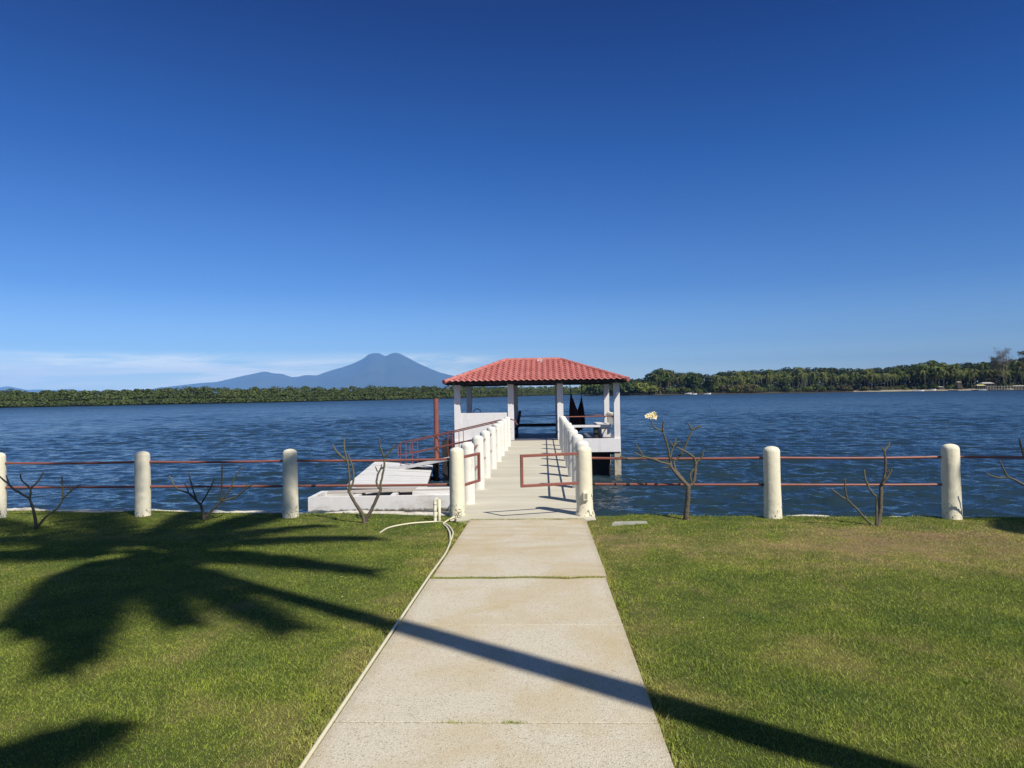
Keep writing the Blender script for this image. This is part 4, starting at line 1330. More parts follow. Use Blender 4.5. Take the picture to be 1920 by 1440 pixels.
# ------------------------------------------------------------------ palms beside the viewer (only their shadows fall in view)
def ground_pt(px, py):
    z = 0.05
    for _ in range(4):
        p = G(px, py, z); z = lawn_z(p.x, p.y)
    return p
def frond_mesh(mb, C, tip, arch, npair, ll, droop, rr):
    C = Vector(C); tip = Vector(tip)
    mid = (C + tip) / 2; mid.z = max(C.z, tip.z) + arch
    n = 26
    pts = [C * (1 - t) ** 2 + mid * 2 * t * (1 - t) + tip * t * t for t in [i / n for i in range(n + 1)]]
    mb.cur = 0
    mb.tube(pts, [.030 * (1 - .8 * i / n) + .003 for i in range(n + 1)], 5)
    for i in range(npair):
        t = 0.10 + 0.90 * i / (npair - 1)
        f = t * n; k = min(int(f), n - 1); p = pts[k].lerp(pts[k + 1], f - k); d = (pts[k + 1] - pts[k]).normalized()
        side = d.cross(Vector((0, 0, 1)))
        side = side.normalized() if side.length > 1e-3 else Vector((1, 0, 0))
        L = ll * (0.55 + 0.65 * math.sin(PI * min(1, t * .85 + .10))) * rr.uniform(.85, 1.1)
        for s in (-1, 1):
            q = (side * s * .85 + d * .55 + Vector((0, 0, -droop * rr.uniform(.7, 1.3)))).normalized()
            w = d * .026
            m_ = p + q * L * .5 + Vector((0, 0, .03)); e_ = p + q * L + Vector((0, 0, -.12 * L))
            mb.add([p - w, p + w, m_ + w * 1.1, e_, m_ - w * 1.1], [(0, 1, 2, 3, 4)])
def palm(base, C, tips, label, rbase=.14, rtop=.105, extra=0, seed=0, ll=.62):
    rr = random.Random(seed)
    e = empty('coconut_palm', base, label, 'palm tree', 'coconut palms beside the viewer')
    base = Vector(base); C = Vector(C)
    mid = (base + C) / 2 + Vector((.10, .12, 0))
    n = 30; pts = [base * (1 - t) ** 2 + mid * 2 * t * (1 - t) + C * t * t for t in [i / n for i in range(n + 1)]]
    rad = [rbase + (rtop - rbase) * min(1, i / n * 1.2) + (.05 if i == 0 else 0) + .004 * (i % 2) for i in range(n + 1)]
    pts[0].z -= .2
    mb = MB(); mb.tube(pts, rad, 14); mb.build('trunk', M['palm_bark'], e, smooth=60)
    for t in tips:
        mb = MB(); frond_mesh(mb, C + Vector((0, 0, .05)), t, rr.uniform(.35, .7), 74, ll, .42, rr); mb.build('frond', M['leaf_palm'], e)
    mb = MB()
    for i in range(7):
        a = i * .9; c = C + Vector((.2 * math.cos(a), .2 * math.sin(a), -.22 - .05 * (i % 2)))
        mb.lathe([(.02, -.13), (.08, -.09), (.11, 0), (.09, .08), (.03, .12)], 10, at=c)
    mb.build('coconuts', M['leaf_olive'], e, smooth='all')
    return e
H1 = 12.0
def tip_from_shadow(px, py, z):
    g = ground_pt(px, py); z += H1 - 9.0
    zz = z - g.z
    return Vector((g.x + zz * SX, g.y + zz * SY, z))
g = ground_pt(262, 1042)
C1 = Vector((g.x + (H1 - .04) * SX, g.y + (H1 - .04) * SY, H1))
print('palm crown', C1)
tips = [tip_from_shadow(*t) for t in ((700, 1072, 7.9), (700, 1008, 8.2), (600, 985, 8.6), (545, 1182, 7.8), (345, 1172, 7.9), (100, 1262, 7.6), (150, 1235, 7.8), (60, 1195, 8.0), (10, 1178, 8.1), (-170, 1052, 9.0), (-170, 1000, 9.1), (-60, 968, 9.2), (100, 944, 9.3), (195, 946, 9.3), (390, 949, 9.2), (558, 949, 9.0), (520, 968, 9.0)  )]
palm((4.85, 0.05, lawn_z(3, 0)), C1, tips, 'leaning coconut palm standing on the lawn to the right of the camera', seed=1, ll=.43, rbase=.155, rtop=.10)
# second palm behind the viewer, its crown shadow touching the near left corner
H2 = 8.5
C2 = Vector((-2.25 + H2 * SX, 1.30 + H2 * SY, H2 + .1))
tips = [C2 + Vector((1.75 * math.cos(a), 1.75 * math.sin(a), .5 - 1.2 * (i % 3) / 2)) for i, a in enumerate(np.linspace(0, 2 * PI, 15)[:-1])]
palm((C2.x + .9, C2.y - 1.4, lawn_z(0, -3)), C2, tips, 'upright coconut palm standing behind the camera', seed=2, ll=.4)
H3 = 8.5
g = G(2120, 972, 0)
C3 = Vector((g.x + H3 * SX, g.y + H3 * SY, H3))
tips = [C3 + Vector((2.2 * math.cos(a), 2.2 * math.sin(a), .4 - 1.3 * (i % 3) / 2)) for i, a in enumerate(np.linspace(0.2, 2 * PI + .2, 15)[:-1])]
palm((C3.x + .2, C3.y - .5, lawn_z(0, 3)), C3, tips, 'upright coconut palm on the lawn far to the right of the camera', seed=3)

# ------------------------------------------------------------------ far shores
def shore_pt(px, D, z=WATER_Z):
    d = Vector(((px - CX) / F_PX, 1.0))
    c, s = math.cos(YAW), math.sin(YAW)
    return Vector((d.x * c - s, d.x * s + c, 0)) * D + Vector((0, 0, z))
def interp(x, tab):
    if x <= tab[0][0]: return tab[0][1]
    for (a, b), (c, d) in zip(tab, tab[1:]):
        if x <= c: return b + (d - b) * (x - a) / (c - a)
    return tab[-1][1]
SH_L = [(-900, 250), (-300, 300), (0, 345), (240, 375), (450, 410), (700, 470), (850, 540), (950, 700), (1060, 900), (1180, 1000)]
SH_R = [(1095, 640), (1130, 600), (1180, 570), (1350, 560), (1540, 560), (1750, 530), (1920, 505), (2300, 480), (2900, 460)]
def land_strip(tab, depth, name, z_in=0.4):
    xs = np.linspace(tab[0][0], tab[-1][0], 140)
    V = []; F = []
    for x in xs:
        D = interp(x, tab) * (1 + .006 * noise.noise(Vector((x * .03, 1, 1))))
        a = shore_pt(x, D, WATER_Z - .4); b = shore_pt(x, D + 3, WATER_Z + .35); b2 = shore_pt(x, D + 12, WATER_Z + .9); c = shore_pt(x, D + depth, z_in)
        V += [a, b, b2, c]
    n = len(xs)
    for i in range(n - 1):
        for j in range(3):
            k = i * 4 + j
            F.append((k, k + 4, k + 5, k + 1))
    mb = MB(); mb.add(V, [f for f in F])
    return tag(mb.build(name, M['sand'] if name == 'sandy_shore' else M['soil'], smooth='all'), kind='structure')
land_strip(SH_L, 700, 'mangrove_shore')
land_strip(SH_R, 900, 'rocky_shore', 1.0)
land_strip([(1600, 549.5), (1640, 541), (1750, 526), (1862, 509), (1900, 505)], 14, 'sandy_shore', -.1)

def leaf_cloud(centers, radii, n_each, size, rng, flat=0.75):
    """quads scattered through ellipsoidal clumps, denser at the skin, facing outward"""
    cs = np.repeat(centers, n_each, axis=0); rs = np.repeat(radii, n_each, axis=0)
    n = len(cs)
    d = rng.normal(0, 1, (n, 3)); d /= np.linalg.norm(d, axis=1)[:, None]
    d[:, 2] = np.where(d[:, 2] < -.35, -d[:, 2], d[:, 2])
    rad = rng.uniform(0.55, 1.08, n) ** .6
    p = cs + d * rs * rad[:, None]
    nm = d + rng.normal(0, .55, (n, 3)); nm[:, 2] += .35; nm /= np.linalg.norm(nm, axis=1)[:, None]
    a = np.cross(nm, rng.normal(0, 1, (n, 3))); a /= np.linalg.norm(a, axis=1)[:, None]
    b = np.cross(nm, a)
    s = rng.uniform(.6, 1.3, n)[:, None] * size
    V = np.stack([p - a * s - b * s * flat * .4, p + a * s * .3 - b * s * flat, p + a * s + b * s * flat * .3, p - a * s * .2 + b * s * flat], 1)
    return V.reshape(-1, 3)
def quad_mesh(name, V, mat, parent=None):
    return mesh_np(name, V, np.arange(len(V)).reshape(-1, 4), mat, k=4, parent=parent)
# mangrove belt on the left: an unbroken mass of crowns
rng = np.random.default_rng(17)
cen = []; rad = []
for row, (dd0, hh, step) in enumerate(((1.5, 2.0, 3.2), (4, 4.6, 3.6), (8, 6.5, 4.2), (14, 7.3, 5.5), (24, 7.6, 7.5), (45, 8.0, 9))):
    x = SH_L[0][0] + 0.0
    while x < SH_L[-1][0]:
        D = interp(x, SH_L)
        vis = 1.0
        hgt = hh * (1 + .16 * noise.noise(Vector((x * .012, row * .3, 2))) + .12 * noise.noise(Vector((x * .06, row, 8))) + rng.normal(0, .07))
        hgt *= interp(x, [(-900, .9), (0, 1.0), (60, .93), (240, 1.0), (260, 1.1), (700, 1.0), (900, 1.15), (1180, 1.25)])
        p = shore_pt(x, D + dd0 + rng.uniform(-1.3, 1.3), WATER_Z + hgt * .72)
        r = rng.uniform(.65, 1.5)
        cen.append(p); rad.append((2.6 * r + .12 * hgt, 2.6 * r + .12 * hgt, hgt * .30 + .8 * r))
        cen.append(p - Vector((0, 0, hgt * .36))); rad.append((2.8 * r, 2.8 * r, hgt * .36))
        if rng.random() < .35 and row >= 2:
            cen.append(p + Vector((rng.uniform(-1.5, 1.5), 0, hgt * .22))); rad.append((1.5 * r, 1.5 * r, 1.3 * r))
        x += step * F_PX / D * rng.uniform(.7, 1.3)
cen = np.array([tuple(c) for c in cen]); rad = np.array(rad)
V = leaf_cloud(cen, rad, 150, .50, rng)
V[:, 2] = np.maximum(V[:, 2], WATER_Z + .1)
print('mangrove quads', len(V) // 4)
tag(quad_mesh('mangrove_forest', V, M['mangrove']), 'dense low green mangrove forest along the far shore left of the gazebo', 'forest', kind='stuff')
# dark band at the waterline, coloured as the shade below the mangrove crowns
rng = np.random.default_rng(19)
cen = []; rad = []
x = SH_L[0][0]
while x < SH_L[-1][0]:
    D = interp(x, SH_L); p = shore_pt(x, D + rng.uniform(0, 1.5), WATER_Z + .5)
    cen.append(tuple(p)); rad.append((1.2, 1.2, .9)); x += 1.6 * F_PX / D * rng.uniform(.8, 1.2)
V = leaf_cloud(np.array(cen), np.array(rad), 26, .28, rng)
tag(quad_mesh('mangrove_base_shade', V, M['dark_timber']), 'dark band standing for mangrove shade at the waterline of the far left shore', 'shade band', kind='stuff')

# right shore --------------------------------------------------------------
ORD = ['first', 'second', 'third', 'fourth', 'fifth', 'sixth', 'seventh', 'eighth', 'ninth', 'tenth', 'eleventh', 'twelfth', 'thirteenth', 'fourteenth', 'fifteenth', 'sixteenth', 'seventeenth', 'eighteenth', 'nineteenth', 'twentieth']
ZONES = [(1100, 1225, 'at the low left end'), (1225, 1270, 'under the tall rounded tree'), (1270, 1345, 'behind the small white boats'),
         (1345, 1400, 'just right of the boats'), (1400, 1460, 'in the left palm grove'), (1460, 1530, 'in the middle palm grove'),
         (1530, 1600, 'in the right palm grove'), (1600, 1670, 'left of the sandy beach'), (1670, 1730, 'behind the long pale boat'),
         (1730, 1790, 'under the highest green tree'), (1790, 1840, 'beside the narrow hut'), (1840, 1890, 'behind the dark beach house'), (1890, 1925, 'above the pier')]
far_log = []
def add_far(o, px, desc):
    far_log.append((px, o, desc))
def name_far():
    by = {}
    for px, o, desc in sorted(far_log, key=lambda t: t[0]):
        z = next((t for a, b, t in ZONES if a <= px < b), None)
        if z is None:
            o['label'] = desc + ' beyond the right edge of the photo'; continue
        by.setdefault((desc, z), []).append(o)
    for (desc, z), lst in by.items():
        if len(lst) == 1: lst[0]['label'] = desc + ' ' + z
        else:
            for i, o in enumerate(lst):
                o['label'] = f"{ORD[i] if i < 20 else 'last'} {desc} from the left {z}"
def palm_far(seed, h):
    rr = random.Random(seed)
    lean = Vector((rr.uniform(-1.4, 1.4), rr.uniform(-1, 1), 0))
    top = Vector((lean.x, lean.y, h))
    t = MB(); t.tube([(0, 0, -.5), (lean.x * .25, lean.y * .25, h * .45), top], [.19, .15, .12], 6)
    c = MB()
    nf = 17
    for i in range(nf):
        a = i * 2 * PI / nf * 1.618 * 3 + rr.uniform(-.2, .2)
        up = rr.uniform(-.75, .95)
        L = rr.uniform(3.3, 4.4)
        d = Vector((math.cos(a), math.sin(a), 0))
        pts = []
        for k in range(8):
            s = k / 7
            pts.append(top + d * (L * s * (1 - .25 * s * max(0, -up + .4))) + Vector((0, 0, L * (up * s - (.75 + .45 * abs(up)) * s * s))))
        for k in range(7):
            p0, p1 = pts[k], pts[k + 1]; fw = (p1 - p0).normalized(); sd = fw.cross(Vector((0, 0, 1)))
            sd = sd.normalized() if sd.length > .01 else Vector((0, 1, 0))
            for s_ in (-1, 1):
                for m_ in (0, .5):
                    q = p0.lerp(p1, m_); w = (1.15 - .09 * k) * rr.uniform(.8, 1.1)
                    e_ = q + sd * s_ * w * .75 + fw * .35 + Vector((0, 0, -.55 * w))
                    c.add([q, q + fw * .30, e_ + fw * .05], [(0, 1, 2)])
    return t, c
def crown_cloud(seed, h, w, n=620, size=.55, flat=.75):
    rng = np.random.default_rng(seed)
    k = 15
    a = rng.uniform(0, 2 * PI, k); rr_ = w * .5 * np.sqrt(rng.uniform(0, 1, k)) * .8
    zz = h * rng.uniform(.42, .86, k)
    zz = np.where(rr_ > w * .28, np.minimum(zz, h * .72), zz)
    cen = np.stack([rr_ * np.cos(a), rr_ * np.sin(a), zz], -1)
    cen[0] = (0, 0, h * .84)
    rad = np.stack([rng.uniform(.16, .26, k) * w, rng.uniform(.16, .26, k) * w, rng.uniform(.10, .17, k) * h], -1)
    V = leaf_cloud(cen, rad, n // k, size, rng, flat)
    V[:, 2] = np.clip(V[:, 2], .2, h)
    return V
def far_tree(proto, name, at, s, rz, label, cat, group):
    """copy a thing and its parts"""
    root = proto['root'].copy(); COL.objects.link(root)
    root.location = at; root.scale = (s, s, s); root.rotation_euler = (0, 0, rz)
    root['label'] = label; root['category'] = cat; root['group'] = group
    for ch in proto['parts']:
        c = ch.copy(); COL.objects.link(c); c.parent = root
    return root
def make_proto(name, trunk, crown, crown_name, leafmat, is_np):
    root = bpy.data.objects.new(name, None)
    t = trunk.build('trunk', M['far_bark'], None, smooth=60)
    if is_np: c = quad_mesh(crown_name, crown, leafmat)
    else: c = crown.build(crown_name, leafmat, None)
    COL.objects.unlink(t); COL.objects.unlink(c)
    return {'root': root, 'parts': [t, c]}
palms = [make_proto('coconut_palm', *palm_far(100 + i, 12.5), 'crown', M['leaf_palm'], False) for i in range(5)]
def trunk_mb(h, r=.3, fork=True, seed=0):
    rr = random.Random(seed); mb = MB()
    mb.tube([(0, 0, -.5), (rr.uniform(-.3, .3), 0, h * .3), (0, 0, h * .62)], [r, r * .8, r * .5], 6)
    for i in range(5):
        a = i * 1.3; mb.tube([(0, 0, h * (.25 + .06 * i)), (math.cos(a) * h * .17, math.sin(a) * h * .17, h * (.5 + .06 * i))], [r * .45, r * .2], 5)
    return mb
broad = []
for i, (w, lm) in enumerate(((11, 'leaf_dark'), (9, 'leaf_mid'), (12, 'leaf_mid'), (10, 'leaf_light'), (8, 'leaf_dark'), (11, 'leaf_olive'))):
    broad.append(make_proto('broadleaf_tree', trunk_mb(13, seed=i), crown_cloud(40 + i, 13, w, 1500, .42), 'crown', M[lm], True))
bushes = []
for i, (w, h, lm) in enumerate(((7, 5, 'leaf_mid'), (8, 4.5, 'leaf_light'), (6, 5, 'leaf_dark'), (7, 4, 'leaf_olive'))):
    rng = np.random.default_rng(70 + i)
    k = 9; a = rng.uniform(0, 6.28, k); r_ = w * .36 * np.sqrt(rng.uniform(0, 1, k))
    cen = np.stack([r_ * np.cos(a), r_ * np.sin(a), h * rng.uniform(.2, .6, k)], -1)
    rd = np.stack([rng.uniform(.2, .3, k) * w, rng.uniform(.2, .3, k) * w, rng.uniform(.25, .4, k) * h], -1)
    V = leaf_cloud(cen, rd, 85, .36, rng); V[:, 2] = np.maximum(V[:, 2], .02)
    mbt = MB(); mbt.tube([(0, 0, -.4), (.1, 0, h * .5)], [.2, .08], 5)
    bushes.append(make_proto('shore_bush', mbt, V, 'foliage', M[lm], True))

TOP_R = [(1120, 20), (1180, 24), (1212, 26), (1226, 42), (1258, 41), (1275, 34), (1295, 36), (1330, 31), (1350, 37), (1400, 37), (1440, 39), (1480, 41), (1540, 42), (1600, 38), (1650, 38), (1700, 44), (1735, 49), (1760, 50), (1780, 45), (1840, 46), (1900, 52), (2000, 56), (2900, 55)]
def top_h(px, D):            # tree height above the shore ground, from how high its top stands in the photo
    return interp(px, TOP_R) * D / F_PX + (CAM_Z - WATER_Z) - .9
rr = random.Random(99)
# back mass: unbroken woodland behind the separate trees
rng = np.random.default_rng(23); cen = []; rad = []
for row, dd0 in enumerate((40, 52, 75)):
    x = 1100.0
    while x < 2900:
        D = interp(x, SH_R) + dd0
        hgt = top_h(x, D) * (.86 + .05 * row) * (1 + .07 * noise.noise(Vector((x * .03, row, 5))))
        for f in (.10, .30, .5, .68, .85):
            p = shore_pt(x + rng.uniform(-6, 6), D + rng.uniform(-3, 3), WATER_Z + .9 + hgt * f)
            cen.append(tuple(p)); rad.append((4.2, 4.2, hgt * .17))
        x += 6.0 * F_PX / D * rng.uniform(.8, 1.2)
V = leaf_cloud(np.array(cen), np.array(rad), 130, .6, rng)
M['leaf_back'] = leaf_material('shaded_woodland_leaf', (0.010, 0.022, 0.009), (0.034, 0.052, 0.018), 0.1, 0.25)  # leaf colour darkened to stand for shadow between the crowns
tag(quad_mesh('coastal_woodland', V, M['leaf_back']), 'dark woodland mass behind the palms on the far right shore', 'woodland', kind='stuff')
# separate broadleaf trees
def place_broad(px, dd0, k, hf=1.0, label=None):
    D = interp(px, SH_R) + dd0
    h = top_h(px, D) * hf
    p = shore_pt(px, D, WATER_Z + .85)
    kinds = ['dark green broadleaf tree', 'mid green broadleaf tree', 'wide green broadleaf tree', 'pale green broadleaf tree', 'narrow dark broadleaf tree', 'olive broadleaf tree']
    o = far_tree(broad[k], 'broadleaf_tree', p, h / 13.0, rr.uniform(0, 6.28), label or kinds[k], 'tree', 'broadleaf trees on the far right shore')
    if not label: add_far(o, px, kinds[k])
x = 1190.0
while x < 2150:
    k = rr.choice((0, 0, 1, 1, 2, 3, 4, 5))
    place_broad(x, rr.uniform(28, 42), k, rr.uniform(.78, 1.0))
    x += rr.uniform(24, 52)
place_broad(1238, 12, 0, 1.04, 'tall dark rounded tree standing alone at the left end of the right shore woodland')
place_broad(1250, 18, 0, 1.0)
place_broad(1299, 6, 4, 1.0, 'dark layered tree on the beach behind the small white boats')
place_broad(1748, 16, 3, 1.03, 'large bright green rounded tree rising highest above the palms')
place_broad(1728, 20, 2, .98)
place_broad(1768, 22, 3, .94)
place_broad(1865, 10, 5, .62, 'brownish tree beside the dark roofed beach house')
# palms
x = 1232.0; npalm = 0
while x < 2100:
    if 1305 < x < 1338: x += 8; continue
    D = interp(x, SH_R) + rr.uniform(6, 24)
    dense = 1.0 if x < 1560 else .9
    h = min(top_h(x, D), 22) * rr.uniform(.60, 1.03)
    p = shore_pt(x, D, WATER_Z + .85)
    o = far_tree(rr.choice(palms), 'coconut_palm', p, (h / 13.4 + .9) / 2, rr.uniform(0, 6.28), 'palm', 'palm tree', 'coconut palms on the far right shore')
    add_far(o, x, 'coconut palm')
    npalm += 1
    x += rr.uniform(4.2, 9.5)
for px, hf in ((1253, 1.0), (1285, 1.0), (1386, 1.02), (1496, 1.10), (1540 + 86, 1.05), (1629, 1.03), (1792, 1.06), (1848, 1.05), (1905, 1.0)):
    D = interp(px, SH_R) + 14; h = top_h(px, D) * hf; p = shore_pt(px, D, WATER_Z + .85)
    o = far_tree(rr.choice(palms), 'coconut_palm', p, h / 14.3, rr.uniform(0, 6.28), 'palm', 'palm tree', 'tall palms above the far right treeline')
    add_far(o, px, 'tall coconut palm poking above the treeline')
# bushes in front
x = 1100.0
while x < 2150:
    if x < 1225 or rr.random() < .95:
        D = interp(x, SH_R) + rr.uniform(5, 16); s = rr.uniform(.9, 2.1)
        if x < 1225: s *= 1.45
        if 1600 < x < 1925: s *= .62
        p = shore_pt(x, D, WATER_Z + .6)
        k = rr.choice((0, 0, 1, 2, 3))
        o = far_tree(bushes[k], 'shore_bush', p, s, rr.uniform(0, 6.28), 'bush', 'bush', 'bushes along the far right shore')
        add_far(o, x, ['mid green', 'pale green', 'dark green', 'olive brown'][k] + ' waterside bush')
    x += rr.uniform(7, 15)
x = 1120.0
while x < 1235:
    D = interp(x, SH_R) + 22; p = shore_pt(x, D, WATER_Z + .6)
    k = rr.choice((0, 2)); o = far_tree(bushes[k], 'shore_bush', p, rr.uniform(1.6, 2.0), rr.uniform(0, 6.28), 'bush', 'bush', 'tall bushes at the end of the far right shore')
    add_far(o, x, ['tall mid green mangrove bush', '', 'tall dark mangrove bush'][k])
    x += rr.uniform(9, 14)
name_far()
# feathery sparse tree top right
def sparse_tree(px, D, h, label, seed, leafy):
    rr2 = random.Random(seed)
    p = shore_pt(px, D, WATER_Z + .85)
    e = empty('casuarina_tree', p, label, 'tree')
    t = MB(); lv = []
    t.tube([p, p + Vector((0, 0, h * .5)), p + Vector((.5, 0, h * .9))], [.45, .3, .06], 6)
    for i in range(46):
        z0 = h * rr2.uniform(.35, .88); a = rr2.uniform(0, 6.28); L = h * rr2.uniform(.14, .30) * (1.15 - z0 / h * .6)
        b0 = p + Vector((0, 0, z0)); b1 = b0 + Vector((math.cos(a) * L, math.sin(a) * L, L * rr2.uniform(.3, 1.0)))
        if b1.z > p.z + h: b1.z = p.z + h
        t.tube([b0, b0.lerp(b1, .5) + Vector((0, 0, .3)), b1], [.12, .07, .03], 4)
        for k in range(3):
            c = b0.lerp(b1, rr2.uniform(.4, 1)); c2 = c + Vector((rr2.uniform(-2, 2), rr2.uniform(-1, 1), rr2.uniform(.2, 1.8)))
            t.tube([c, c2], [.05, .02], 3)
            lv.append(c2)
        lv.append(b1)
    t.build('trunk', M['palm_bark'], e)
    rng = np.random.default_rng(seed)
    cen = np.array([tuple(v) for v in lv]); rd = np.full((len(cen), 3), 1.25)
    V = leaf_cloud(cen, rd, leafy, .24, rng)
    o = quad_mesh('crown', V, M['leaf_olive'], e); o.location = -e.location
sparse_tree(1882, 520, 29.5, 'tall sparse grey feathery tree rising above the right shore treeline', 5, 9)
sparse_tree(1868, 528, 24, 'shorter feathery tree leaning left below the tall sparse one', 8, 12)
sparse_tree(1925, 500, 26, 'dark feathery tree cut by the right edge of the photo', 6, 30)

# beach houses, pier, boats
def house(px, D, w, d, h, rh, roofmat, label, wallmat='dark_timber', zb=WATER_Z + 1.0, openfront=True):
    p = shore_pt(px, D, zb)
    e = empty('beach_house', p, label, 'house', 'beach houses on the far right shore')
    mb = MB()
    mb.box((p.x - w / 2 + .6, p.y - d / 2 + .6, p.z), (p.x + w / 2 - .6, p.y + d / 2 - .6, p.z + h)); mb.build('wall', M[wallmat], e)
    for i in range(5):
        x = p.x - w / 2 + .3 + (w - .6) * i / 4
        mb = MB(); mb.box((x - .12, p.y - d / 2 + .1, p.z), (x + .12, p.y - d / 2 + .34, p.z + h)); mb.build('pillar', M['far_bark'], e)
    mb = MB()
    a = [(p.x - w / 2, p.y - d / 2, p.z + h), (p.x + w / 2, p.y - d / 2, p.z + h), (p.x + w / 2, p.y + d / 2, p.z + h), (p.x - w / 2, p.y + d / 2, p.z + h),
         (p.x - w / 2 + w * .12, p.y, p.z + h + rh), (p.x + w / 2 - w * .12, p.y, p.z + h + rh)]
    mb.add(a, [(0, 1, 5, 4), (2, 3, 4, 5), (1, 2, 5), (3, 0, 4), (3, 2, 1, 0)]); mb.build('roof', M[roofmat], e)
    return e
house(1849, 512, 8.5, 6, 3.8, .9, 'roofsheet', 'dark open beach house with a long pale roof behind the right end of the pier')
house(1837, 506, 6, 4, 2.3, .9, 'thatch', 'small beach hut with a yellow thatched roof left of the dark house')
house(1797, 520, 3.2, 3, 4.6, .5, 'thatch', 'narrow hut with a small pale yellow roof half hidden in the bushes', zb=WATER_Z + 1.5)
house(1909, 500, 8, 4, 1.7, .5, 'roofsheet', 'low shed with a pale flat roof at the far right of the shore')
house(1763, 528, 3.5, 3, 1.8, .4, 'roofsheet', 'tiny shelter with grey roof on the sand in the middle of the right shore')
pr = empty('timber_pier', shore_pt(1880, 490, WATER_Z), 'long dark pier on many pale posts at the far right of the shore', 'pier')
p0 = shore_pt(1851, 497, 0); p1 = shore_pt(2000, 478, 0)
mb = MB(); d = (p1 - p0).normalized(); n_ = Vector((-d.y, d.x, 0))
V = [p0, p1, p1 + n_ * 3, p0 + n_ * 3]
mb.add([(v.x, v.y, WATER_Z + 2.3) for v in V] + [(v.x, v.y, WATER_Z + 2.65) for v in V], [(3, 2, 1, 0), (4, 5, 6, 7), (0, 1, 5, 4), (1, 2, 6, 5), (2, 3, 7, 6), (3, 0, 4, 7)])
mb.build('deck', M['grey_slab'], pr)
L = (p1 - p0).length; k = 0
while k * 1.65 < L:
    c = p0 + d * (k * 1.65)
    mb = MB(); mb.tube([(c.x, c.y - .1, WATER_Z - 1), (c.x, c.y - .1, WATER_Z + 3.2)], .2, 6); mb.build('post', M['pile'], pr)
    k += 1
def boat(px, D, L, label, z=WATER_Z):
    p = shore_pt(px, D, z)
    e = empty('small_boat', p, label, 'boat', 'small boats at the far right shore')
    mb = MB(); n = 10; V = []
    for i in range(n + 1):
        t = i / n; x = (t - .5) * L; w = .85 * math.sin(PI * min(1, .12 + t * .95)) ** .5 * (1 if t < .75 else (1 - t) / .25 * .9 + .1)
        z1 = .65 + .35 * t * t
        V += [(p.x + x, p.y - w, p.z + z1), (p.x + x, p.y - w * .6, p.z - .1), (p.x + x, p.y + w * .6, p.z - .1), (p.x + x, p.y + w, p.z + z1)]
    F = [(i * 4 + j, i * 4 + j + 1, i * 4 + 5 + j, i * 4 + 4 + j) for i in range(n) for j in range(3)]
    F += [(0, 3, 2, 1), (n * 4, n * 4 + 1, n * 4 + 2, n * 4 + 3)]
    mb.add(V, F); mb.build('hull', M['white'], e)
    mb = MB(); mb.box((p.x - L * .12, p.y - .55, p.z + .45), (p.x + L * .1, p.y + .55, p.z + 1.05), bev=.08); mb.build('thwart', M['grey_slab'], e)
boat(1290, 556, 5.2, 'white boat pulled up on the sand under the dark layered tree', WATER_Z + .5)
boat(1299.5, 545, 5.5, 'white boat afloat just left of the dark waterside bush')
boat(1326, 550, 5.5, 'white boat afloat right of the dark waterside bush')
boat(1722, 520, 8, 'long pale boat moored off the sandy beach in the middle of the right shore')
boat(1748, 520, 5, 'short pale boat tilted on the sand beside the tiny shelter', WATER_Z + .5)
boat(1843, 498, 6, 'white boat beside the left end of the pier')

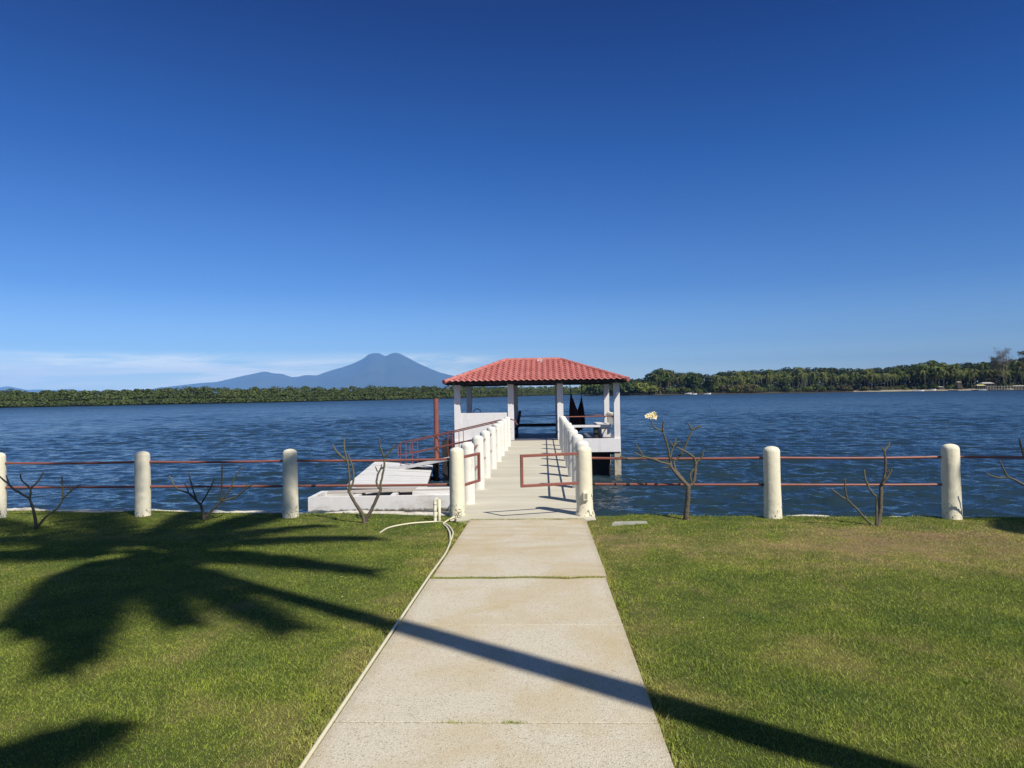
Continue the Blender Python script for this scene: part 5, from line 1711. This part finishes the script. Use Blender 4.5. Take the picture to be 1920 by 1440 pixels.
# ------------------------------------------------------------------ volcano and hills on the horizon
def ridge(prof, D, depth, name, seed, amp):
    """prof: (photo px, pixels above the eye-level line); a terrain with real depth"""
    n, m = 220, 40
    x0, x1 = prof[0][0], prof[-1][0]
    V = []
    for i in range(n + 1):
        px = x0 + (x1 - x0) * i / n
        H = interp(px, prof) * D / F_PX
        for j in range(m + 1):
            s = j / m * 2 - 1
            f = max(0.0, 1 - abs(s)) ** 1.25
            p = shore_pt(px, D + s * depth, 0)
            z = H * f + amp * H / 1200 * noise.fractal(Vector((p.x * .0009, p.y * .0009, seed)), 1.0, 2.0, 5) * min(1, abs(s) * 3) * (1 - abs(s))
            V.append((p.x, p.y, z - 3))
    F = [(i * (m + 1) + j, (i + 1) * (m + 1) + j, (i + 1) * (m + 1) + j + 1, i * (m + 1) + j + 1) for i in range(n) for j in range(m)]
    mb = MB(); mb.add(V, F)
    return tag(mb.build(name, M['mountain'], smooth='all'), kind='structure')
def hp_(x, y): return (x, 738 - (y + (x - 960) * .0157))
VOL = [(255, 0)] + [hp_(*t) for t in ((290, 728), (330, 723), (375, 718), (405, 716), (430, 710.5), (455, 704.5), (475, 700.5), (490, 697), (500, 696.5), (512, 699.5), (530, 701), (548, 707), (560, 706), (572, 703), (595, 703.5), (615, 696), (640, 689), (657, 683.5), (672, 677), (682, 672), (692, 664), (700, 661.8), (712, 662), (720, 666.5), (725, 667), (733, 663), (742, 660.8), (750, 662.5), (765, 670), (785, 681), (805, 690), (825, 698), (845, 703), (880, 712), (930, 722))] + [(985, 3), (1020, 0)]
ridge(VOL, 20000, 5200, 'volcano_hills', 3, 380)
FARL = [(-300, 4), (-100, 8)] + [hp_(*t) for t in ((0, 726), (15, 724), (32, 727), (50, 731), (75, 730), (100, 731.5), (130, 729), (150, 732), (200, 734), (300, 735))] + [(340, 0)]
ridge(FARL, 22000, 3000, 'far_hills', 5, 200)

# ------------------------------------------------------------------ haze
def haze():
    m = bpy.data.materials.new('haze'); m.use_nodes = True
    t = m.node_tree; t.nodes.clear()
    o = t.nodes.new('ShaderNodeOutputMaterial'); v = t.nodes.new('ShaderNodeVolumePrincipled')
    v.inputs['Color'].default_value = (0.21, 0.48, 1.0, 1)
    v.inputs['Density'].default_value = 5e-5
    v.inputs['Anisotropy'].default_value = -0.35
    t.links.new(v.outputs[0], o.inputs['Volume'])
    mb = MB(); mb.box((-28500, -28500, -4.2), (28500, 28500, 1240))
    o2 = mb.build('haze', m)
    return tag(o2, 'pale blue distance haze over the lagoon and the volcano', 'haze', kind='stuff')
haze()
